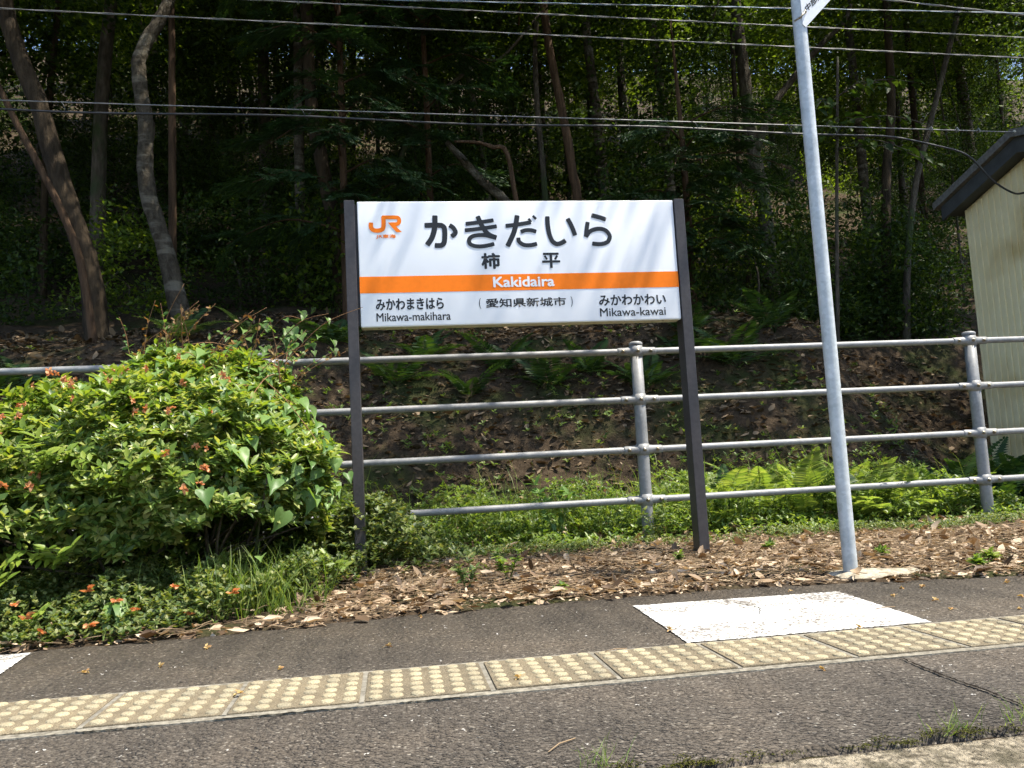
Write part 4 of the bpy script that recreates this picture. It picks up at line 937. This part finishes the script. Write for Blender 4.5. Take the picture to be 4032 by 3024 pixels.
def build_vine():
    s = empty("heart_leaved_vine", (-.55, 4.4, 0), "vine with large heart shaped leaves climbing over the right side of the bush", "vine"); inv = Matrix.Translation((.55, -4.4, 0))
    tv, tf = TPL['heart']; me = np_mesh("leaf", tv * (.085, .088, .09), tf, True); me.materials.append(MAT['leaf_vine'])
    spots = []
    Pv, Nv = bush_points(6000, .02, 1.03)
    k = (Nv[:, 1] < .25) & (Pv[:, 0] > -1.3) & (Pv[:, 2] > .42) & ((Pv[:, 0] > -.86) | (Pv[:, 2] > .95)); Pv, Nv = Pv[k], Nv[k]
    for p, nn in zip(Pv, Nv):
        if all(np.linalg.norm(p - q) > .034 for q, _ in spots): spots.append((p, nn))
        if len(spots) > 215: break
    # the tuft standing above the rail
    for _ in range(56):
        p = np.array((-.64, 4.98, 1.31)) + rng.normal(size=3) * (.12, .07, .085); spots.append((p, unit((p - np.array((-.64, 5.3, 1.1)))[None])[0]))
    for p in [(-.47, 3.72, .40), (-.55, 3.62, .23), (-.33, 3.9, .5), (-.27, 4.0, .62), (-.30, 3.95, .42), (-.22, 4.1, .55)]: spots.append((np.array(p), np.array((.3, -.9, .3))))
    for p, nn in spots:
        o = link("leaf", me, None, s); o.matrix_parent_inverse = inv; o.location = p + nn * U(.0, .035)
        y = np.array((U(-.7, .7), -.5, -1.0)); n = unit((nn * 1.0 + np.array((.15, -.35, .75)) + rng.normal(size=3) * .45)[None])[0]; y = unit((y - n * (y @ n))[None])[0]; x = np.cross(y, n)
        o.rotation_euler = Matrix((x, y, n)).transposed().to_euler(); q = rng.choice([U(.35, .55), U(.55, .8), U(.8, 1.05)], p=[.5, .38, .12]); o.scale = (q, q * U(.9, 1.15), q)
    A = Acc()
    for i in range(20):
        p = spots[int(U(0, len(spots)))][0]; q = spots[int(U(0, len(spots)))][0]
        if np.linalg.norm(p - q) > .9: continue
        A.add(*tube_arrays(smooth_path([p, (p + q) / 2 + (0, -.05, .04), q], 4), .0022, 4))
    for b, e in (((-.55, 4.5, 1.15), (-.12, 4.35, 1.42)), ((-.62, 4.55, 1.22), (-.30, 4.4, 1.40)), ((-1.2, 4.4, 1.1), (-1.0, 4.3, 1.55)), ((-.95, 4.4, 1.1), (-.6, 4.3, 1.42))):
        b, e = np.array(b), np.array(e); A.add(*tube_arrays(smooth_path([b, b * .5 + e * .5 + (0, 0, .06), e], 5), np.linspace(.003, .0012, 11), 4))
    o = link("tendrils", A.mesh("tendrils"), 'stem_red', s); o.matrix_parent_inverse = inv
build_vine()
def pinnate(loc, label, n=5, rz=0.0, sc=1.0):
    s = empty("pinnate_plant", loc, label, "plant", None, rz)
    tv, tf = TPL['leaf']
    for k in range(n):
        a = U(-2.6, -.5); d = np.array([math.cos(a), math.sin(a) * .6, U(.1, .7)]); ln = U(.14, .22) * sc; P = smooth_path([np.zeros(3), d * ln * .5 + (0, 0, .02), d * ln], 4); A = Acc(); A.add(*tube_arrays(P, .0018, 4)); q = []; dd = []
        side = unit(np.cross(d, (0, -.5, .8))[None])[0]
        for i in range(6):
            t = (i + 1) / 6.5; p = P[int(t * (len(P) - 1))]
            for g in (-1, 1): q.append(p); dd.append(side * g + d * .45 + rng.normal(size=3) * .1)
        A.add(*leaves('leaf', np.array(q), np.array(dd), np.tile((0, -.45, .9), (len(q), 1)) + rng.normal(size=(len(q), 3)) * .2, U(.045, .065, len(q)) * sc, .022 * sc, .5)); link("compound_leaf", A.mesh("compound_leaf"), 'leaf_pinnate', s)
pinnate((-1.35, 3.50, .62), "light green compound leaves growing out of the middle of the bush")
pinnate((-1.05, 3.45, .55), "light green compound leaves right of the middle of the bush", 4)
pinnate((-1.50, 3.42, .20), "compound leaved plant at the foot of the bush above the ground cover", 5)
pinnate((-1.28, 3.48, .26), "compound leaved sprig in the dark gap under the bush", 4)
pinnate((-1.30, 3.30, .06), "compound leaved seedling in the low ground cover at lower left", 3, 0, .6)
pinnate((-.28, 3.95, .12), "compound leaved seedling beside the left sign post", 4, 0, .8)

# ------------------------------------------------------------------ ground cover, grass, weeds
def in_field(n, fn, x0, x1, y0, y1):
    out = []; c = 0
    while c < n:
        x = U(x0, x1, 4000); y = U(y0, y1, 4000); k = rng.random(4000) < fn(x, y); out.append(np.stack([x[k], y[k]], 1)); c += k.sum()
    return np.concatenate(out)[:n]
def cover(name, label, n, fn, rect, h, L, W, mat, tpl='round', nl=5, cat="ground cover", up=.9):
    q = in_field(n, fn, *rect); hh = h(q[:, 0], q[:, 1]); z = zg(q[:, 0], q[:, 1]) + hh * rng.random(n) ** .6
    A = shoots(np.concatenate([q, z[:, None]], 1), np.tile((0, -.2, .7), (n, 1)), nl, L, W, tpl, up, 1.0)
    o = link(name, A.mesh(name), mat); tag(o, label, cat, kind='stuff')
def f_front(x, y):
    lim = edge_y(x) + .0 + np.clip((x + .78) * 1.25, 0, 1.2)
    return np.clip((y - lim) / .03, 0, 1) * np.clip((4.3 - y) / .3, 0, 1) * np.where(x < -.1, 1, 0)
cover("ground_cover", "low small leaved ground cover along the asphalt below the bush", 5200, f_front, (-2.2, 0.0, 3.1, 4.2), lambda x, y: .03 + .17 * np.clip((y - edge_y(x)) / .25, 0, 1) * (.55 + .45 * np.sin(x * 9 + 2) ** 2), .022, .015, 'leaf_cover', 'round', 6)
def f_base(x, y): return np.exp(-((x + .16) / .36) ** 2 - ((y - 4.78) / .36) ** 2) * (y > edge_y(x) + .25)
cover("weeds", "dark leafy weeds around the foot of the left sign post", 1500, f_base, (-.9, .8, 3.6, 5.4), lambda x, y: .36 * np.exp(-((x + .12) / .34) ** 2) + .04, .036, .018, 'leaf_cover', 'leaf', 6, "weeds")
def f_behind(x, y): return np.clip((y - 4.98 - .1 * np.sin(x * 4)) / .25, 0, 1) * np.clip((6.55 - y) / .35, .0, 1) * np.where(x > 4.4, .4, 1) * (.55 + .45 * np.sin(x * 5.1 + y * 3) ** 2)
cover("weed_carpet", "green leafy weeds covering the ground behind the fence", 9000, f_behind, (-1.2, 5.6, 4.9, 6.6), lambda x, y: .05 + .30 * np.clip((y - 5.0) / .8, 0, 1) * (.4 + .6 * np.sin(x * 3.7 + y) ** 2), .034, .018, 'weed', 'leaf', 5, "weeds")
def f_creep(x, y): return np.exp(-((y - 4.88 - .08 * np.sin(x * 3)) / .13) ** 2) * (.3 + .7 * (np.sin(x * 2.3 + .8) > -.2))
cover("creeping_ground_cover", "tiny leaved dark creeper along the inner edge of the leaf litter", 3200, f_creep, (-.2, 4.0, 4.5, 5.25), lambda x, y: .06 + 0 * x, .015, .010, 'leaf_cover', 'round', 6)
def build_grass():
    q = in_field(2300, lambda x, y: np.clip((y - 5.25) / .3, 0, 1) * np.clip((6.5 - y) / .2, 0, 1) * (.25 + .75 * np.exp(-((x - 1.5) / 1.3) ** 2)) * (.4 + .6 * np.sin(x * 4.3 + y * 2) ** 2), -.6, 4.2, 5.2, 6.6)
    n = len(q); P = np.concatenate([q, zg(q[:, 0], q[:, 1])[:, None]], 1); d = rng.normal(size=(n, 3)) * (.32, .32, 0) + (0, 0, 1)
    V, T = leaves('blade', P, d, rdir(n) * (1, 1, .2), U(.12, .32, n) * rng.choice([1.0, 1.7], n, p=[.75, .25]), U(.004, .008, n), 1.0)
    q2 = in_field(520, lambda x, y: np.exp(-((x + .62) / .2) ** 2 - ((y - 3.62) / .14) ** 2), -1.3, 0, 3.2, 4.1); m = len(q2); P2 = np.concatenate([q2, zg(q2[:, 0], q2[:, 1])[:, None]], 1)
    V2, T2 = leaves('blade', P2, rng.normal(size=(m, 3)) * (.4, .4, 0) + (0, 0, 1), rdir(m) * (1, 1, .2), U(.08, .3, m), U(.003, .006, m), 1.0)
    A = Acc(); A.add(V, T); A.add(V2, T2); o = link("grass", A.mesh("grass"), 'grass'); tag(o, "long arching grass blades behind the fence and by the bush", "grass", kind='stuff')
build_grass()
def weed_plant(x, y, h, label, n=6, L=.045, mat='weed'):
    s = empty("weed", (x, y, float(zg(x, y))), label, "weed")
    for k in range(n):
        a = U(0, 6.28); d = np.array((math.cos(a) * .35, math.sin(a) * .35, 1.0)); hh = h * U(.55, 1.0); P = smooth_path([np.zeros(3), d * hh * .5, d * hh + (0, 0, -.01)], 3); V, T = tube_arrays(P, .0016, 4); st = link("stem", np_mesh("stem", V, T), 'grass', s)
        Q = P[[3, 4, 5, 6, 6, 6]]; Q = np.repeat(Q, 2, 0); m = len(Q); dd = rdir(m) * (1, 1, .4) + (0, 0, .25); link("leaves", np_mesh("leaves", *leaves('leaf', Q, dd, np.tile((0, -.2, 1.0), (m, 1)) + rdir(m) * .3, U(L * .6, L, m), L * .42, .5)), mat, st)
weed_plant(.50, 3.78, .17, "bright green weed standing in the litter below the name board", 8)
weed_plant(.30, 3.62, .13, "narrow leaved weed in the litter left of the bright one", 5, .05, 'leaf_cover')
weed_plant(.66, 3.42, .06, "tiny green seedling at the asphalt edge below the name board", 4, .035)
weed_plant(1.42, 4.15, .06, "small three leaved seedling just left of the right sign post", 4, .04)
weed_plant(1.95, 4.25, .07, "small green seedling in the litter between sign post and steel pole", 4, .045)
weed_plant(2.30, 3.75, .06, "low seedling in the litter right of the steel pole", 5, .04)
weed_plant(2.62, 3.42, .06, "yellowish seedling by the asphalt at the right edge", 5, .05, 'leaf_pinnate')
weed_plant(2.45, 3.28, .05, "flat seedling near the asphalt at the right edge of the picture", 5, .05)
weed_plant(3.3, 5.0, .24, "pale green weed standing just before the sunny ferns", 6, .06, 'leaf_pinnate')
weed_plant(1.05, 5.35, .42, "tall weed with broad pale leaves behind the fence's middle bay", 6, .09, 'leaf_vine')
weed_plant(1.62, 5.12, .30, "dark creeper wrapped round the middle fence post", 9, .045, 'leaf_cover')
def strap_plant():
    s = empty("strap_leaved_plant", (-1.05, 3.36, .03), "plant with long drooping strap leaves in the ground cover under the bush", "plant")
    for k in range(9):
        a = U(-2.7, -.4); d = np.array((math.cos(a), math.sin(a) * .7, 0)); n = 7; t = np.linspace(0, 1, n); ln = U(.16, .26); C_ = d * (t * ln)[:, None]; C_[:, 2] = .24 * t - .34 * t * t * U(.8, 1.3) + .05; w = .014 * np.sin(np.clip(t * 1.05 + .12, 0, 1) * math.pi) ** .7 + .002; sd_ = np.array((-d[1], d[0], 0)) / (np.linalg.norm(d) + 1e-6)
        V = np.concatenate([C_ + sd_ * w[:, None], C_ - sd_ * w[:, None]]); T = []
        for i in range(n - 1): T += [(i, i + 1, n + i + 1), (i, n + i + 1, n + i)]
        link("leaf", np_mesh("leaf", V, np.array(T), True), 'leaf_vine', s)
strap_plant()

# bank seedlings
def build_bank_plants():
    q = in_field(800, lambda x, y: (.25 + .75 * (np.sin(x * 3.1) * np.sin(y * 4) > .1)) * np.clip((8.1 - y) / .8, .2, 1), -4, 5.2, 6.3, 8.3); n = len(q); P = np.concatenate([q, (zg(q[:, 0], q[:, 1]) + U(.01, .12, n))[:, None]], 1)
    A = shoots(P, np.tile((0, -.4, .7), (n, 1)), 5, .048, .021, 'leaf', .8, 1.0); o = link("bank_seedlings", A.mesh("bank_seedlings"), 'weed'); tag(o, "scattered small seedlings on the shady leaf strewn bank", "seedlings", kind='stuff')
build_bank_plants()

# ------------------------------------------------------------------ leaf litter and twigs
def litter(name, label, n, fn, rect, L, mat, lift, tilt=.5):
    q = in_field(n, fn, *rect); P = np.concatenate([q, (zg(q[:, 0], q[:, 1]) + rng.random(n) ** 2 * lift)[:, None]], 1)
    d = rdir(n) * (1, 1, .25); nn = rdir(n) * tilt + (0, 0, 1); ln = np.clip(L * np.exp(rng.normal(size=n) * .5), L * .25, L * 2.1); V, T = leaves('curl', P, d, nn, ln, ln * U(.26, .58, n), rng.normal(size=n) * .5 + .1)
    o = link(name, np_mesh(name, V, T), mat); tag(o, label, "leaf litter", kind='stuff')
def f_lit(x, y):
    return np.where(((x - 1.99) / .25) ** 2 + ((y - 3.37) / .11) ** 2 < 1, 0, 1) * np.clip((y - edge_y(x) + .03 + .02 * np.sin(x * 13)) / .05, 0, 1) * np.clip((5.25 - y) / .35, 0, 1) * np.where(x < -.35, np.clip((edge_y(x) + .12 - y) / .08, .12, 1), 1)
litter("leaf_litter", "dry brown fallen leaves covering the strip behind the asphalt", 11500, f_lit, (-1.9, 5.2, 3.06, 5.3), .041, 'litter', .024, .4)
litter("leaf_crumbs", "small crumbled leaf bits among the dry leaves by the asphalt", 17000, f_lit, (-1.9, 5.2, 3.06, 5.3), .015, 'litter', .022)
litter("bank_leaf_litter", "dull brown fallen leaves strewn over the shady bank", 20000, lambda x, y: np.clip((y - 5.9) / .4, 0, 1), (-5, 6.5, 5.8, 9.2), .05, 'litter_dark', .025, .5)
litter("weed_leaf_litter", "fallen leaves lying under the weeds behind the fence", 1800, lambda x, y: np.ones_like(x), (-.6, 4.6, 5.0, 6.4), .07, 'litter', .03)
def build_twigs():
    A = Acc()
    q = in_field(6500, f_lit, -1.5, 4.0, 3.08, 5.2)
    for x, y in q:
        a = U(0, 6.28); ln = U(.03, .17); z = float(zg(x, y)) + U(.008, .034); d = np.array((math.cos(a), math.sin(a), U(-.1, .15))) * ln
        A.add(*tube_arrays([(x, y, z), np.array((x, y, z)) + d * .5 + rng.normal(size=3) * .006, np.array((x, y, z)) + d], U(.0006, .0017), 3))
    o = link("twigs", A.mesh("twigs"), 'twig'); tag(o, "dry twigs and straws scattered in the leaf litter", "twigs", kind='stuff')
build_twigs()

# ------------------------------------------------------------------ loose bits on the asphalt
def build_bits():
    A = Acc()
    for k in range(7): A.add(*leaves('curl', rng.normal(size=(1, 3)) * (.004, .004, .002) + (0, 0, .004), rdir(1) * (1, 1, .3), np.array([[0, 0, 1.0]]) + rdir(1) * .8, U(.014, .026), .009))
    A.add(*tube_arrays([(0, 0, .004), (.014, .004, .006), (.032, .002, .002)], .0007, 4)); me = A.mesh("flower_head"); me.materials.append(MAT['catkin'])
    where = [(-.707, 2.69, "on the asphalt nearest the low ground cover"), (-.915, 2.693, "leftmost on the asphalt"), (-.338, 2.511, "on the asphalt just behind the tactile strip left of centre"), (-.626, 2.927, "on the asphalt beside the end of the ground cover"),
             (.089, 3.211, "at the edge of the leaf litter left of centre"), (-.031, 2.709, "alone on the asphalt left of centre"), (.294, 2.124, "on a tactile tile in the middle"), (-.40, 2.21, "on a tactile tile left of the middle"), (.842, 2.577, "at the left edge of the white painted square"),
             (1.511, 3.121, "at the back edge of the white painted square"), (1.922, 3.021, "on the asphalt in front of the pole footing"), (1.991, 3.005, "just right of the bit before the pole footing"), (1.788, 2.869, "right of the white painted square's back corner"), (1.85, 2.73, "further right of the white painted square"),
             (1.789, 2.555, "beside the right corner of the white painted square"), (1.363, 2.381, "between white square and tactile strip"), (1.028, 1.982, "in front of the tactile strip below the white square"), (2.32, 2.971, "on the asphalt near the right edge of the picture"), (1.972, 2.482, "at the right edge just behind the tactile strip"), (2.142, 2.67, "far right on the asphalt")]
    for x, y, w in where:
        s = empty("withered_blossom", (x, y, .012 if 2.05 < y < 2.36 else (.006 if y > 2.37 and .8 < x < 1.7 else .001)), "withered yellow brown blossom " + w, "blossom", "withered blossoms on the platform", U(0, 6.28))
        o = link("flower_head", me, None, s); q = U(.5, .9); o.scale = (q, q, q); o.rotation_euler = (U(-.3, .3), U(-.3, .3), 0)
    for x, y, w, l in ((.30, 1.62, "thin dry straw lying on the asphalt at the bottom centre", .09), (1.62, 2.66, "thin dry stalk on the asphalt right of the white square", .09), (.60, 2.33, "short brown twig across the tactile tiles in the middle", .07)):
        a = U(0, .8); z = .015 if 2.05 < y < 2.36 else .004; V, T = tube_arrays([(-l / 2, 0, 0), (0, .006, .002), (l / 2, 0, 0)], .0014, 5); o = link("straw", np_mesh("straw", V, T), 'twig', None, (x, y, z)); o.rotation_euler = (0, 0, a); tag(o, w, "straw")
    r = np.random.default_rng(3); A = Acc(); n = 260
    Pq = np.stack([r.uniform(-1.6, 2.8, n), r.uniform(1.5, 3.1, n), np.full(n, .0015)], 1); Pq = Pq[(Pq[:, 1] < 2.02) | (Pq[:, 1] > 2.4)]; n = len(Pq)
    for dz in (1, -1): A.add(*leaves('round', Pq - (0, .002, 0), rdir(n, r) * (1, 1, .1), np.tile((0, 0, float(dz)), (n, 1)) + rdir(n, r) * .5, r.uniform(.003, .009, n), .005, 1.6))
    o = link("grit", A.mesh("grit"), 'stone'); tag(o, "pale loose grit scattered over the dark asphalt", "grit", kind='stuff')
build_bits()
def edge_tufts():
    for x, y, l in ((1.03, 1.49, "wispy grass tuft in the mossy joint at the lower right"), (1.18, 1.50, "grass tuft in the mossy joint at the right edge"), (.34, 1.50, "tiny grass tuft in the joint at the bottom centre")):
        n = 26; P = rng.normal(size=(n, 3)) * (.022, .010, 0); d = rng.normal(size=(n, 3)) * (.6, .5, 0) + (0, 0, .8); V, T = leaves('blade', P, d, rdir(n), U(.03, .075, n), .0016)
        o = link("grass_tuft", np_mesh("grass_tuft", V, T), 'grass', None, (x, y, -.005)); tag(o, l, "grass")
edge_tufts()
def fallen_flowers():
    A = Acc()
    for k in range(5): A.add(*leaves('curl', rng.normal(size=(1, 3)) * .004, rdir(1) * (1, 1, .5), np.array([[0, 0, 1.0]]) + rdir(1) * .7, U(.022, .036), .018))
    me = A.mesh("petals"); me.materials.append(MAT['dead_flower'])
    for x, y, z in [(-1.30, 3.22, .10), (-1.12, 3.30, .17), (-1.02, 3.28, .13), (-.93, 3.24, .10), (-1.22, 3.17, .05), (-.82, 3.33, .16), (-1.36, 3.30, .14), (-.74, 3.24, .07), (-1.08, 3.19, .06), (-.62, 3.36, .12)]:
        s_ = empty("fallen_flower", (x, y, z), "withered orange flower fallen on the low ground cover below the bush", "flower", "withered flowers on the ground cover", U(0, 6)); o = link("petals", me, None, s_); q = U(.6, 1.0); o.scale = (q, q, q); o.rotation_euler = (U(-.5, .5), U(-.5, .5), 0)
fallen_flowers()
